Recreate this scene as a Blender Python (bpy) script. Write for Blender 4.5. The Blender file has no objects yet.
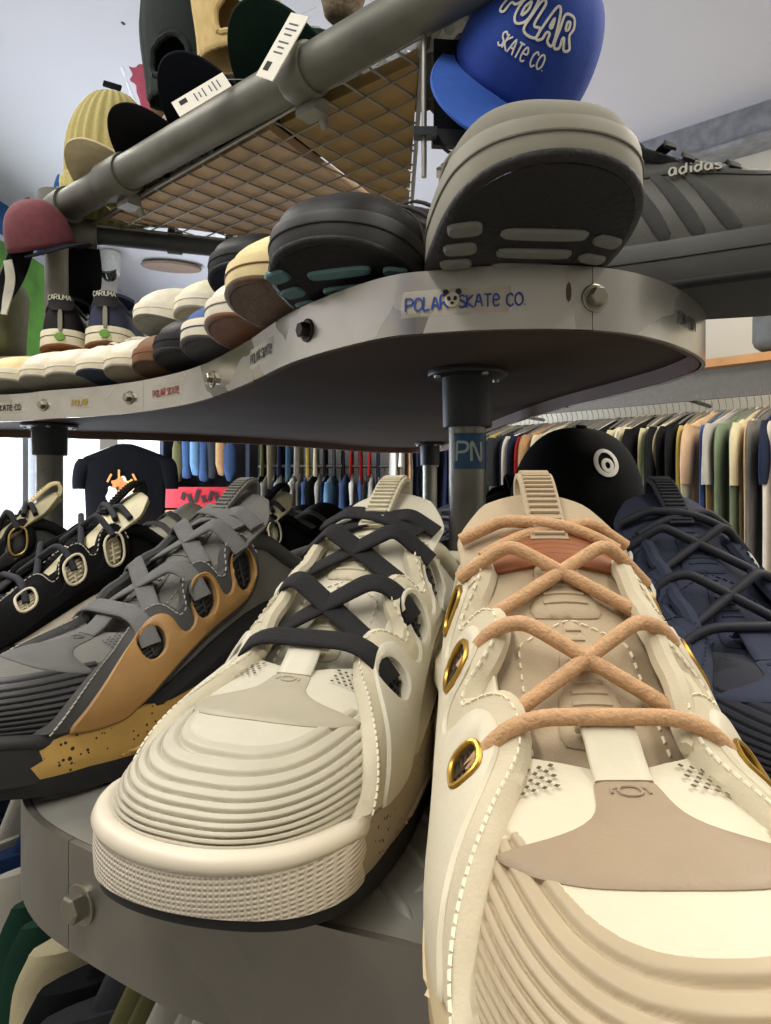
import bpy, bmesh, math, random
import numpy as np
from mathutils import Vector, Matrix, geometry as mgeo

random.seed(7)
rng = np.random.default_rng(7)
PI = math.pi
SC = bpy.context.scene
COL = SC.collection
CZ = 1.15            # camera height above the floor

# ------------------------------------------------------------------ camera
cam_d = bpy.data.cameras.new('camera')
cam = bpy.data.objects.new('camera', cam_d)
COL.objects.link(cam)
cam.location = (0, 0, CZ)
cam.rotation_euler = (PI / 2, 0, 0)
cam_d.sensor_fit = 'VERTICAL'
cam_d.sensor_height = 36.0
cam_d.lens = 24.0
cam_d.shift_y = -22 / 1024
cam_d.clip_start = 0.02
cam_d.clip_end = 60
SC.camera = cam

# ------------------------------------------------------------------ world, exposure
wd = bpy.data.worlds.new('world')
SC.world = wd
wd.use_nodes = True
bg = wd.node_tree.nodes['Background']
bg.inputs[0].default_value = (0.80, 0.88, 1.0, 1)
bg.inputs[1].default_value = 1.0
SC.view_settings.view_transform = 'Standard'
SC.view_settings.look = 'None'
SC.view_settings.gamma = 1.0
SC.view_settings.exposure = 0.5
SC.view_settings.use_curve_mapping = False

# ------------------------------------------------------------------ lamps (the light of each ceiling luminaire)
def area(name, loc, rot, sx, sy, power, col):
    l = bpy.data.lights.new(name, 'AREA')
    l.shape = 'RECTANGLE'; l.size = sx; l.size_y = sy
    l.energy = power; l.color = col
    o = bpy.data.objects.new(name, l)
    o.location = loc; o.rotation_euler = rot
    COL.objects.link(o)
    return o

CEIL = CZ + 1.30
LUMS = [(-0.55, -0.30, 0.0, 1.2, 14, (1.0, 0.95, 0.86)),
        (0.95, -0.05, 0.0, 1.2, 11, (1.0, 0.94, 0.84)),
        (-1.15, 1.05, 0.2, 1.2, 14, (1.0, 0.95, 0.86)),
        (1.45, 1.05, 0.9, 1.2, 24, (1.0, 0.91, 0.78)),
        (-0.2, 3.3, 1.57, 1.2, 9, (1.0, 0.93, 0.82))]
for i, (lx, ly, lr, ln, pw, lc) in enumerate(LUMS):
    area('luminaire_light', (lx, ly, CEIL - 0.075), (0, 0, lr), 0.20, ln, pw, lc)
# daylight through the shop window
area('window_daylight', (-1.98, 3.45, 1.12), (0, -PI / 2, 0), 1.5, 3.4, 150, (0.80, 0.88, 1.0))

# ------------------------------------------------------------------ materials
def lin(c):
    out = []
    for v in c:
        v = v / 255.0
        out.append(v / 12.92 if v <= 0.04045 else ((v + 0.055) / 1.055) ** 2.4)
    return tuple(out) + (1.0,)

MATS = {}
def M(name, rgb, rough=0.6, metal=0.0, var=0.10, scale=60, bump=0.0, bscale=400, spec=0.5,
      sheen=0.0, kind=None, coat=0.0):
    if name in MATS:
        return MATS[name]
    m = bpy.data.materials.new(name)
    m.use_nodes = True
    nt = m.node_tree
    N = nt.nodes; L = nt.links
    b = N['Principled BSDF']
    b.inputs['Roughness'].default_value = rough
    b.inputs['Metallic'].default_value = metal
    b.inputs['Specular IOR Level'].default_value = spec
    if sheen:
        b.inputs['Sheen Weight'].default_value = sheen
    if coat:
        b.inputs['Coat Weight'].default_value = coat
    tc = N.new('ShaderNodeTexCoord')
    nz = N.new('ShaderNodeTexNoise')
    nz.inputs['Scale'].default_value = scale
    nz.inputs['Detail'].default_value = 4
    L.new(tc.outputs['Object'], nz.inputs['Vector'])
    c = lin(rgb)
    lo = tuple(max(0, v * (1 - var)) for v in c[:3]) + (1,)
    hi = tuple(min(1, v * (1 + var)) for v in c[:3]) + (1,)
    rp = N.new('ShaderNodeValToRGB')
    rp.color_ramp.elements[0].color = lo
    rp.color_ramp.elements[1].color = hi
    rp.color_ramp.elements[0].position = 0.3
    rp.color_ramp.elements[1].position = 0.7
    L.new(nz.outputs['Fac'], rp.inputs['Fac'])
    L.new(rp.outputs['Color'], b.inputs['Base Color'])
    if kind == 'speckle':
        vo = N.new('ShaderNodeTexVoronoi')
        vo.inputs['Scale'].default_value = 330
        L.new(tc.outputs['Object'], vo.inputs['Vector'])
        n2 = N.new('ShaderNodeTexNoise'); n2.inputs['Scale'].default_value = 60
        L.new(tc.outputs['Object'], n2.inputs['Vector'])
        ad = N.new('ShaderNodeMath'); ad.operation = 'MULTIPLY_ADD'
        ad.inputs[1].default_value = 1.0; ad.inputs[2].default_value = -0.36
        L.new(n2.outputs['Fac'], ad.inputs[0])
        lt = N.new('ShaderNodeMath'); lt.operation = 'LESS_THAN'
        L.new(vo.outputs['Distance'], lt.inputs[0]); L.new(ad.outputs[0], lt.inputs[1])
        mx = N.new('ShaderNodeMix'); mx.data_type = 'RGBA'
        mx.inputs['B'].default_value = (0.015, 0.012, 0.01, 1)
        L.new(lt.outputs[0], mx.inputs['Factor'])
        L.new(rp.outputs['Color'], mx.inputs['A'])
        L.new(mx.outputs['Result'], b.inputs['Base Color'])
    if kind == 'galv':          # galvanised sheet: spangle cells, their tones also painting in patchy reflections
        vo = N.new('ShaderNodeTexVoronoi')
        vo.inputs['Scale'].default_value = 16
        n2 = N.new('ShaderNodeTexNoise'); n2.inputs['Scale'].default_value = 9
        L.new(tc.outputs['Object'], n2.inputs['Vector'])
        mp = N.new('ShaderNodeMix'); mp.data_type = 'VECTOR'
        mp.inputs['Factor'].default_value = 0.08
        L.new(tc.outputs['Object'], mp.inputs['A']); L.new(n2.outputs['Color'], mp.inputs['B'])
        L.new(mp.outputs['Result'], vo.inputs['Vector'])
        r2 = N.new('ShaderNodeMapRange')
        r2.inputs['To Min'].default_value = max(0.05, rough - 0.14)
        r2.inputs['To Max'].default_value = rough + 0.16
        L.new(vo.outputs['Color'], r2.inputs['Value'])
        L.new(r2.outputs['Result'], b.inputs['Roughness'])
        mx = N.new('ShaderNodeMix'); mx.data_type = 'RGBA'; mx.blend_type = 'MULTIPLY'
        mx.inputs['Factor'].default_value = 1.0
        r3 = N.new('ShaderNodeMapRange'); r3.inputs['To Min'].default_value = 0.72; r3.inputs['To Max'].default_value = 1.0
        L.new(vo.outputs['Color'], r3.inputs['Value'])
        L.new(rp.outputs['Color'], mx.inputs['A']); L.new(r3.outputs['Result'], mx.inputs['B'])
        L.new(mx.outputs['Result'], b.inputs['Base Color'])
    if bump:
        bn = N.new('ShaderNodeBump')
        bn.inputs['Strength'].default_value = bump
        bn.inputs['Distance'].default_value = 0.001
        if kind == 'weave' or kind == 'rib' or kind == 'grid':
            wv = N.new('ShaderNodeTexWave')
            wv.inputs['Scale'].default_value = bscale
            wv.bands_direction = 'X'
            L.new(tc.outputs['Object'], wv.inputs['Vector'])
            if kind != 'rib':
                w2 = N.new('ShaderNodeTexWave')
                w2.inputs['Scale'].default_value = bscale
                w2.bands_direction = 'Z'
                L.new(tc.outputs['Object'], w2.inputs['Vector'])
                ml = N.new('ShaderNodeMath'); ml.operation = 'MULTIPLY' if kind == 'grid' else 'ADD'
                L.new(wv.outputs['Fac'], ml.inputs[0]); L.new(w2.outputs['Fac'], ml.inputs[1])
                L.new(ml.outputs[0], bn.inputs['Height'])
            else:
                L.new(wv.outputs['Fac'], bn.inputs['Height'])
        else:
            nb = N.new('ShaderNodeTexNoise')
            nb.inputs['Scale'].default_value = bscale
            nb.inputs['Detail'].default_value = 3
            L.new(tc.outputs['Object'], nb.inputs['Vector'])
            L.new(nb.outputs['Fac'], bn.inputs['Height'])
        L.new(bn.outputs['Normal'], b.inputs['Normal'])
    MATS[name] = m
    return m

def emis(name, rgb, strength):
    m = bpy.data.materials.new(name); m.use_nodes = True
    b = m.node_tree.nodes['Principled BSDF']
    b.inputs['Base Color'].default_value = lin(rgb)
    b.inputs['Emission Color'].default_value = lin(rgb)
    b.inputs['Emission Strength'].default_value = strength
    return m

def glass(name, rgb=(235, 240, 240), alpha=0.15, rough=0.05):
    m = bpy.data.materials.new(name); m.use_nodes = True
    nt = m.node_tree
    N = nt.nodes; L = nt.links
    b = N['Principled BSDF']
    b.inputs['Base Color'].default_value = lin(rgb)
    b.inputs['Roughness'].default_value = rough
    b.inputs['Alpha'].default_value = alpha
    return m

# ------------------------------------------------------------------ object helpers
def empty(name, loc=(0, 0, 0), rot=(0, 0, 0), label=None, cat=None, group=None, kind=None, parent=None):
    o = bpy.data.objects.new(name, None)
    o.empty_display_size = 0.02
    COL.objects.link(o)
    o.location = loc; o.rotation_euler = rot
    if parent: o.parent = parent
    tag(o, label, cat, group, kind)
    return o

def tag(o, label=None, cat=None, group=None, kind=None):
    if label: o['label'] = label
    if cat: o['category'] = cat
    if group: o['group'] = group
    if kind: o['kind'] = kind
    return o

def mesh_data(name, verts, faces, mat=None, smooth=True, sharp=None):
    me = bpy.data.meshes.new(name)
    me.from_pydata([tuple(map(float, v)) for v in verts], [], [tuple(int(i) for i in f) for f in faces])
    if mat is not None:
        me.materials.append(mat)
    if smooth:
        me.polygons.foreach_set('use_smooth', [True] * len(me.polygons))
        if sharp:
            me.set_sharp_from_angle(angle=math.radians(sharp))
    me.update()
    return me

def obj(name, verts, faces, mat, parent=None, smooth=True, sharp=40, fix=False):
    me = mesh_data(name, verts, faces, mat, smooth, None if fix else sharp)
    if fix:
        bm = bmesh.new(); bm.from_mesh(me)
        bmesh.ops.recalc_face_normals(bm, faces=bm.faces)
        bm.to_mesh(me); bm.free()
        if smooth and sharp: me.set_sharp_from_angle(angle=math.radians(sharp))
    o = bpy.data.objects.new(name, me)
    COL.objects.link(o)
    if parent: o.parent = parent
    return o

def inst(name, me, parent=None, loc=(0, 0, 0), rot=(0, 0, 0), mat=None, scale=None):
    o = bpy.data.objects.new(name, me)
    COL.objects.link(o)
    o.location = loc; o.rotation_euler = rot
    if scale: o.scale = scale
    if parent: o.parent = parent
    if mat is not None:
        o.material_slots[0].link = 'OBJECT'
        o.material_slots[0].material = mat
    return o

class MB:
    """collects shapes for one mesh"""
    def __init__(s): s.v = []; s.f = []
    def add(s, vs, fs):
        k = len(s.v)
        s.v.extend([tuple(map(float, p)) for p in vs])
        s.f.extend([tuple(int(i) + k for i in f) for f in fs])
    def box(s, c, size, R=None):
        hx, hy, hz = size[0] / 2, size[1] / 2, size[2] / 2
        P = [Vector((x, y, z)) for x in (-hx, hx) for y in (-hy, hy) for z in (-hz, hz)]
        if R is not None: P = [R @ p for p in P]
        P = [p + Vector(c) for p in P]
        s.add(P, [(0, 1, 3, 2), (4, 6, 7, 5), (0, 4, 5, 1), (2, 3, 7, 6), (0, 2, 6, 4), (1, 5, 7, 3)])
    def grid(s, G, closeu=False, closev=False, flip=False):
        G = np.asarray(G); n, m = G.shape[:2]
        F = []
        for i in range(n if closeu else n - 1):
            for j in range(m if closev else m - 1):
                a = i * m + j; b_ = ((i + 1) % n) * m + j
                c = ((i + 1) % n) * m + (j + 1) % m; d = i * m + (j + 1) % m
                F.append((a, d, c, b_) if flip else (a, b_, c, d))
        s.add(G.reshape(-1, 3), F)
    def tube(s, pts, r, n=10, cap=True):
        pts = [Vector(p) for p in pts]
        rs = r if hasattr(r, '__len__') else [r] * len(pts)
        k0 = len(s.v)
        up = None
        for i, p in enumerate(pts):
            t = (pts[min(i + 1, len(pts) - 1)] - pts[max(i - 1, 0)])
            t = t.normalized() if t.length > 1e-9 else Vector((0, 0, 1))
            if up is None:
                up = t.orthogonal().normalized()
            else:
                up = up - t * up.dot(t)
                up = up.normalized() if up.length > 1e-6 else t.orthogonal().normalized()
            w = t.cross(up)
            for j in range(n):
                a = 2 * PI * j / n
                q = p + (up * math.cos(a) + w * math.sin(a)) * rs[i]
                s.v.append(tuple(q))
        for i in range(len(pts) - 1):
            for j in range(n):
                a = k0 + i * n + j; b_ = k0 + i * n + (j + 1) % n
                s.f.append((a, b_, b_ + n, a + n))
        if cap:
            s.f.append(tuple(k0 + j for j in reversed(range(n))))
            e = k0 + (len(pts) - 1) * n
            s.f.append(tuple(e + j for j in range(n)))
    def lathe(s, prof, n=24, M4=None):
        k0 = len(s.v)
        for (r, z) in prof:
            for j in range(n):
                a = 2 * PI * j / n
                p = Vector((r * math.cos(a), r * math.sin(a), z))
                if M4 is not None: p = M4 @ p
                s.v.append(tuple(p))
        for i in range(len(prof) - 1):
            for j in range(n):
                a = k0 + i * n + j; b_ = k0 + i * n + (j + 1) % n
                s.f.append((a, b_, b_ + n, a + n))
        s.f.append(tuple(k0 + j for j in reversed(range(n))))
        e = k0 + (len(prof) - 1) * n
        s.f.append(tuple(e + j for j in range(n)))
    def ribbon(s, pts, nrm, w, th):
        """flat strip along pts, lying on normals nrm"""
        pts = np.asarray(pts, float); nrm = np.asarray(nrm, float)
        tg = np.gradient(pts, axis=0)
        tg /= np.linalg.norm(tg, axis=1)[:, None] + 1e-12
        sd = np.cross(tg, nrm); sd /= np.linalg.norm(sd, axis=1)[:, None] + 1e-12
        nn = np.cross(sd, tg)
        ws = w if hasattr(w, '__len__') else [w] * len(pts)
        ws = np.asarray(ws)[:, None]
        prof = [(-.5, 0), (-.47, .45), (-.25, .55), (.25, .55), (.47, .45), (.5, 0), (.47, -.45), (-.47, -.45)]
        G = np.stack([pts + sd * ws * a + nn * th * b_ for a, b_ in prof], axis=1)
        n = len(pts)
        k0 = len(s.v)
        s.grid(G, closev=True)
        s.f.append(tuple(k0 + j for j in range(8)))
        s.f.append(tuple(k0 + (n - 1) * 8 + j for j in reversed(range(8))))
    def build(s, name, mat, parent=None, smooth=True, sharp=40, fix=True):
        return obj(name, s.v, s.f, mat, parent, smooth, sharp, fix)

def pchip(xs, ys):
    xs = np.asarray(xs, float); ys = np.asarray(ys, float)
    h = np.diff(xs); d = np.diff(ys) / h
    m = np.zeros_like(xs)
    for i in range(1, len(xs) - 1):
        if d[i - 1] * d[i] > 0:
            w1 = 2 * h[i] + h[i - 1]; w2 = h[i] + 2 * h[i - 1]
            m[i] = (w1 + w2) / (w1 / d[i - 1] + w2 / d[i])
    m[0] = d[0]; m[-1] = d[-1]
    def f(x):
        x = np.clip(np.asarray(x, float), xs[0], xs[-1])
        k = np.clip(np.searchsorted(xs, x) - 1, 0, len(h) - 1)
        t = (x - xs[k]) / h[k]
        return ((2 * t**3 - 3 * t**2 + 1) * ys[k] + (t**3 - 2 * t**2 + t) * h[k] * m[k]
                + (-2 * t**3 + 3 * t**2) * ys[k + 1] + (t**3 - t**2) * h[k] * m[k + 1])
    return f

def spline(pts, n=8, closed=True):
    P = np.asarray(pts, float); k = len(P); out = []
    segs = k if closed else k - 1
    for i in range(segs):
        if closed:
            a, b_, c, d = P[(i - 1) % k], P[i], P[(i + 1) % k], P[(i + 2) % k]
        else:
            a, b_, c, d = P[max(i - 1, 0)], P[i], P[i + 1], P[min(i + 2, k - 1)]
        for j in range(n):
            t = j / n
            out.append(0.5 * ((2 * b_) + (-a + c) * t + (2 * a - 5 * b_ + 4 * c - d) * t * t + (-a + 3 * b_ - 3 * c + d) * t**3))
    if not closed: out.append(P[-1])
    return np.array(out)

def inpoly(px, py, poly):
    x = poly[:, 0]; y = poly[:, 1]
    x2 = np.roll(x, -1); y2 = np.roll(y, -1)
    c = np.zeros(len(px), bool)
    for i in range(len(x)):
        cond = ((y[i] > py) != (y2[i] > py))
        xi = (x2[i] - x[i]) * (py - y[i]) / ((y2[i] - y[i]) if abs(y2[i] - y[i]) > 1e-12 else 1e-12) + x[i]
        c ^= cond & (px < xi)
    return c

def resample(poly, step, closed=True):
    P = np.asarray(poly, float)
    if closed: P = np.vstack([P, P[:1]])
    L = np.concatenate([[0], np.cumsum(np.linalg.norm(np.diff(P, axis=0), axis=1))])
    n = max(4 if closed else 2, int(round(L[-1] / step)))
    s = np.linspace(0, L[-1], n + 1)
    out = np.stack([np.interp(s, L, P[:, 0]), np.interp(s, L, P[:, 1])], axis=1)
    return out[:-1] if closed else out

def surf_normal(S, a, b_, ea=1e-4, eb=1e-3):
    da = S(a + ea, b_) - S(a - ea, b_)
    db = S(a, b_ + eb) - S(a, b_ - eb)
    n = np.cross(da, db)
    return n / (np.linalg.norm(n, axis=1)[:, None] + 1e-15)

def applique(S, outer, holes=(), th=0.002, step=0.002, tscale=1.0, bevel=None, base=0.0, flip=1, sink=0.0015):
    """thick rounded patch laid on surface S(a,b). polygons in (a,b); b*tscale is roughly metric."""
    bevel = th if bevel is None else bevel
    sc = np.array([1.0, tscale])
    O = resample(np.asarray(outer, float) * sc, step)
    def area2(P): return np.sum(P[:, 0] * np.roll(P[:, 1], -1) - np.roll(P[:, 0], -1) * P[:, 1])
    if area2(O) < 0: O = O[::-1]
    H = []
    for h in holes:
        h = resample(np.asarray(h, float) * sc, step)
        if area2(h) > 0: h = h[::-1]
        H.append(h)
    loops = [O] + H
    allb = np.vstack(loops)
    pts = [tuple(p) for p in allb]; edges = []; k = 0; rng_ = []
    for lp in loops:
        n = len(lp); rng_.append((k, n))
        edges += [(k + i, k + (i + 1) % n) for i in range(n)]
        k += n
    # inner ring + grid
    cand = []
    for lp in loops:
        t = np.roll(lp, -1, axis=0) - np.roll(lp, 1, axis=0)
        t /= np.linalg.norm(t, axis=1)[:, None] + 1e-12
        nn = np.stack([-t[:, 1], t[:, 0]], axis=1)
        cand.append(lp + nn * bevel)
    mn = O.min(0); mx = O.max(0)
    gx, gy = np.meshgrid(np.arange(mn[0], mx[0], step * 1.15), np.arange(mn[1], mx[1], step * 1.15))
    gr = np.stack([gx.ravel(), gy.ravel()], axis=1) + rng.normal(0, step * 0.02, (gx.size, 2))
    def clean(C, mind):
        if len(C) == 0: return C
        ok = inpoly(C[:, 0], C[:, 1], O)
        for h in H: ok &= ~inpoly(C[:, 0], C[:, 1], h)
        C = C[ok]
        if len(C) == 0: return C
        dd = np.sqrt(((C[:, None, :] - allb[None]) ** 2).sum(2)).min(1)
        return C[dd > mind]
    ring = clean(np.vstack(cand), bevel * 0.75)
    gr = clean(gr, bevel * 1.0 + step * 0.55)
    pts2 = allb if len(ring) == 0 else np.vstack([allb, ring])
    if len(gr): pts2 = np.vstack([pts2, gr])
    res = mgeo.delaunay_2d_cdt([Vector(p) for p in pts2], edges, [], 0, 1e-7)
    V = np.array([tuple(v) for v in res[0]])
    F = [f for f in res[2] if len(f) == 3]
    cen = np.array([V[list(f)].mean(0) for f in F])
    ok = inpoly(cen[:, 0], cen[:, 1], O)
    for h in H: ok &= ~inpoly(cen[:, 0], cen[:, 1], h)
    F = [f for f, o_ in zip(F, ok) if o_]
    d = np.sqrt(((V[:, None, :] - allb[None]) ** 2).sum(2)).min(1)
    x = np.clip(d / bevel, 0, 1)
    hgt = base + th * (0.35 + 0.65 * np.sqrt(1 - (1 - x) ** 2))
    A = V[:, 0]; B = V[:, 1] / tscale
    P = S(A, B); Nn = surf_normal(S, A, B) * flip
    top = P + Nn * hgt[:, None]
    verts = [tuple(p) for p in top]
    faces = []
    for f in F:
        a_, b_, c_ = f
        nn = np.cross(top[b_] - top[a_], top[c_] - top[a_])
        faces.append((a_, b_, c_) if np.dot(nn, Nn[a_]) > 0 else (a_, c_, b_))
    # skirt along free edges
    cnt = {}
    for f in faces:
        for i in range(3):
            e = (f[i], f[(i + 1) % 3]); ke = (min(e), max(e))
            cnt.setdefault(ke, []).append(e)
    low = {}
    def lo(i):
        if i not in low:
            low[i] = len(verts)
            verts.append(tuple(P[i] + Nn[i] * (base - sink)))
        return low[i]
    for ke, es in cnt.items():
        if len(es) == 1:
            a_, b_ = es[0]
            faces.append((b_, a_, lo(a_), lo(b_)))
    return verts, faces

def stitches(S, path, pitch=0.004, ln=0.0026, w=0.0008, off=0.0006, tscale=1.0, closed=False, flip=1):
    mb = MB()
    sc = np.array([1.0, tscale])
    R = resample(np.asarray(path, float) * sc, pitch, closed)
    tg = np.gradient(R, axis=0); tg /= np.linalg.norm(tg, axis=1)[:, None] + 1e-12
    A = R[:, 0]; B = R[:, 1] / tscale
    P = S(A, B); Nn = surf_normal(S, A, B) * flip
    P2 = S(A + tg[:, 0] * 1e-3, B + tg[:, 1] * 1e-3 / tscale)
    for p, n, q in zip(P, Nn, P2):
        t = q - p; t /= np.linalg.norm(t) + 1e-12
        s_ = np.cross(n, t)
        c = p + n * off
        V = []
        for z in (-1, 1):
            k = 0.5 if z > 0 else 1.0
            for (i, j) in ((-1, -1), (1, -1), (1, 1), (-1, 1)):
                V.append(c + t * ln / 2 * i * (0.8 if z > 0 else 1) + s_ * w / 2 * j * k + n * (w * 0.5) * z)
        mb.add(V, [(4, 5, 6, 7), (0, 1, 5, 4), (1, 2, 6, 5), (2, 3, 7, 6), (3, 0, 4, 7)])
    return mb

# ------------------------------------------------------------------ stroke lettering
STROKES = {
 'P': [[(0, 0), (.02, 1)], [(.02, 1), (.5, .95), (.6, .72), (.45, .5), (.02, .45)]],
 'O': [[(.3, 0), (.05, .25), (.05, .75), (.32, 1), (.6, .75), (.6, .25), (.3, 0)]],
 'L': [[(.03, 1), (0, 0), (.5, .02)]],
 'A': [[(0, 0), (.3, 1), (.6, 0)], [(.12, .38), (.5, .38)]],
 'R': [[(0, 0), (.02, 1), (.5, .95), (.55, .7), (.4, .5), (.02, .48)], [(.25, .48), (.6, 0)]],
 'S': [[(.55, .85), (.3, 1), (.06, .8), (.2, .57), (.5, .42), (.55, .15), (.28, 0), (.02, .14)]],
 'K': [[(0, 0), (.02, 1)], [(.5, 1), (.03, .45), (.55, 0)]],
 'T': [[(0, 1), (.6, 1)], [(.3, 1), (.3, 0)]],
 'E': [[(.5, 1), (.02, 1), (0, 0), (.5, 0)], [(.01, .5), (.42, .5)]],
 'e': [[(.02, .5), (.5, .55), (.42, .85), (.2, .95), (.02, .6), (.05, .15), (.28, 0), (.52, .15)]],
 'C': [[(.55, .82), (.33, 1), (.06, .75), (.05, .25), (.3, 0), (.56, .18)]],
 'N': [[(0, 0), (.02, 1), (.5, 0), (.52, 1)]],
 'I': [[(.1, 0), (.1, 1)]],
 'H': [[(0, 0), (0, 1)], [(.5, 0), (.5, 1)], [(0, .5), (.5, .5)]],
 'U': [[(0, 1), (.03, .2), (.27, 0), (.5, .2), (.52, 1)]],
 'M': [[(0, 0), (.05, 1), (.32, .35), (.6, 1), (.65, 0)]],
 'Y': [[(0, 1), (.28, .5), (.56, 1)], [(.28, .5), (.26, 0)]],
 'D': [[(0, 0), (.02, 1), (.4, .9), (.57, .5), (.4, .1), (0, 0)]],
 'a': [[(.45, .6), (.2, .68), (.03, .35), (.15, .02), (.4, .15), (.46, .62), (.5, 0)]],
 'd': [[(.48, 1), (.46, .05)], [(.46, .5), (.2, .62), (.03, .3), (.2, 0), (.46, .2)]],
 'i': [[(.1, 0), (.1, .6)], [(.1, .82), (.1, .9)]],
 's': [[(.4, .55), (.2, .65), (.05, .48), (.35, .25), (.35, .05), (.15, 0), (0, .1)]],
 'o': [[(.22, 0), (.03, .3), (.22, .62), (.43, .3), (.22, 0)]],
 'c': [[(.4, .5), (.2, .62), (.03, .3), (.2, 0), (.42, .12)]],
 '.': [[(.05, 0), (.08, .06)]],
 ' ': [],
}
def stroke_text(S, text, a0, b0, size, mat, parent, name='lettering', wid=None, th=0.0003, gap=0.22, slant=0.0, da=1, flip=1, jit=0.0, off=0.0004):
    """letters written on S(a,b): a runs along the text, b upward (metric)"""
    mb = MB(); x = 0.0
    wid = wid or size * 0.13
    for ch in text:
        st = STROKES.get(ch, [])
        wmax = max([p[0] for s_ in st for p in s_], default=0.3)
        dy = random.uniform(-jit, jit)
        for s_ in st:
            q = spline(s_, 5, False) if len(s_) > 2 else np.array([s_[0], [(s_[0][0] + s_[1][0]) / 2, (s_[0][1] + s_[1][1]) / 2], s_[1]])
            a = a0 + da * (x + q[:, 0] + slant * q[:, 1]) * size
            b_ = b0 + (q[:, 1] + dy) * size
            P = S(a, b_); Nn = surf_normal(S, a, b_, 1e-4, 1e-4) * flip
            mb.ribbon(P + Nn * off, Nn, wid, th)
        x += wmax + gap
    return mb.build(name, mat, parent)

def rotz2(v, a):
    return (v[0] * math.cos(a) - v[1] * math.sin(a), v[0] * math.sin(a) + v[1] * math.cos(a))
# ================================================================== the room
def box_obj(name, lo, hi, mat, parent=None, kind=None, bevel=0.0):
    mb = MB()
    mb.box([(a + b_) / 2 for a, b_ in zip(lo, hi)], [b_ - a for a, b_ in zip(lo, hi)])
    o = mb.build(name, mat, parent, smooth=False)
    if bevel:
        md = o.modifiers.new('bevel', 'BEVEL'); md.width = bevel; md.segments = 2
    if kind: o['kind'] = kind
    return o

m_ceil = M('ceiling_paint', (208, 207, 211), .9, var=.02, scale=3)
m_wall = M('wall_paint', (206, 203, 196), .85, var=.03, scale=4)
m_wallr = M('wall_cream_paint', (190, 186, 172), .85, var=.03, scale=4)
m_lav = M('wall_lavender_paint', (196, 198, 222), .9, var=.02, scale=3)
m_floor = M('floor_concrete', (150, 146, 140), .6, var=.15, scale=6)
m_frame = M('window_frame_paint', (120, 122, 124), .5)
m_wood = M('shelf_wood', (176, 128, 78), .55, var=.15, scale=20)
m_steel = M('beam_steel', (150, 152, 156), .45, metal=.6, var=.2, scale=30)

WX = -1.72                                   # left wall
box_obj('floor', (WX - .2, -2.3, -.1), (2.8, 5.1, 0), m_floor, kind='structure')
box_obj('ceiling', (WX - .2, -2.3, CEIL), (2.8, 5.1, CEIL + .1), m_ceil, kind='structure')
box_obj('wall_back', (WX - .2, 5.0, 0), (2.8, 5.1, CEIL), m_wall, kind='structure')
box_obj('wall_near', (WX - .2, -2.3, 0), (2.8, -2.2, CEIL), m_wall, kind='structure')
box_obj('wall_far_right', (2.7, -2.2, 0), (2.8, 5.0, CEIL), m_wall, kind='structure')
WT = 1.74                                    # top of the shop window
box_obj('wall_left', (WX - .1, -2.2, WT), (WX, 5.0, CEIL), m_lav, kind='structure')
box_obj('wall_left_lower', (WX - .1, -2.2, 0), (WX, 5.0, .45), m_wall, kind='structure')
box_obj('wall_left_front', (WX - .1, -2.2, .45), (WX, 1.9, WT), m_wall, kind='structure')
box_obj('wall_column', (WX, 3.80, 0), (WX + .13, 4.05, CEIL), m_wall, kind='structure')
# shop window: frame, mullions, panes
win = empty('window_1', (WX - .05, 3.45, .45), kind='structure')
def wchild(name, lo, hi, mat):
    mb = MB()
    lo = Vector(lo) - win.location; hi = Vector(hi) - win.location
    mb.box((lo + hi) / 2, hi - lo)
    return mb.build(name, mat, win, smooth=False)
m_glass = glass('window_glass', alpha=.08)
wys = [1.9, 2.72, 3.30, 3.42, 4.2, 5.0]
for y in wys[1:-1]:
    wchild('mullion', (WX - .08, y - .025, .49), (WX - .02, y + .025, WT - .04), m_frame)
wchild('window_frame', (WX - .09, 1.9, WT - .04), (WX - .01, 5.0, WT), m_frame)
wchild('window_sill', (WX - .09, 1.9, .45), (WX + .03, 5.0, .49), m_frame)
for a, b_ in zip(wys[:-1], wys[1:]):
    wchild('pane', (WX - .052, a + .02, .49), (WX - .048, b_ - .02, WT - .04), m_glass)

# right partition wall, at a slant behind the clothes rail
RA = Vector((2.75, 1.10)); RB = Vector((.46, 3.07))
rdir = (RB - RA).normalized(); rnor = Vector((-rdir.y, rdir.x))     # rnor points to the room?
if rnor.dot(-RA) < 0: rnor = -rnor
def wall_seg(name, A, B, th, z0, z1, mat):
    d = (B - A).normalized(); n = Vector((-d.y, d.x))
    if n.dot(-A) < 0: n = -n
    P = [A, B, B - n * th, A - n * th]
    V = [(p.x, p.y, z) for z in (z0, z1) for p in P]
    F = [(0, 1, 2, 3), (4, 5, 6, 7), (0, 1, 5, 4), (1, 2, 6, 5), (2, 3, 7, 6), (3, 0, 4, 7)]
    o = obj(name, V, F, mat, smooth=False, fix=True); o['kind'] = 'structure'
    return o
wall_seg('wall_right', RA, RB, .08, 0, CEIL, m_wallr)
# steel channel along the top of that wall
bm_ = wall_seg('trim_1', RA + rnor * .07, RB + rnor * .07, .068, CEIL - .12, CEIL, m_steel)
wall_seg('trim_2', RA + rnor * .11, RB + rnor * .11, .11, CEIL - .135, CEIL - .12, m_steel)

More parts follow.
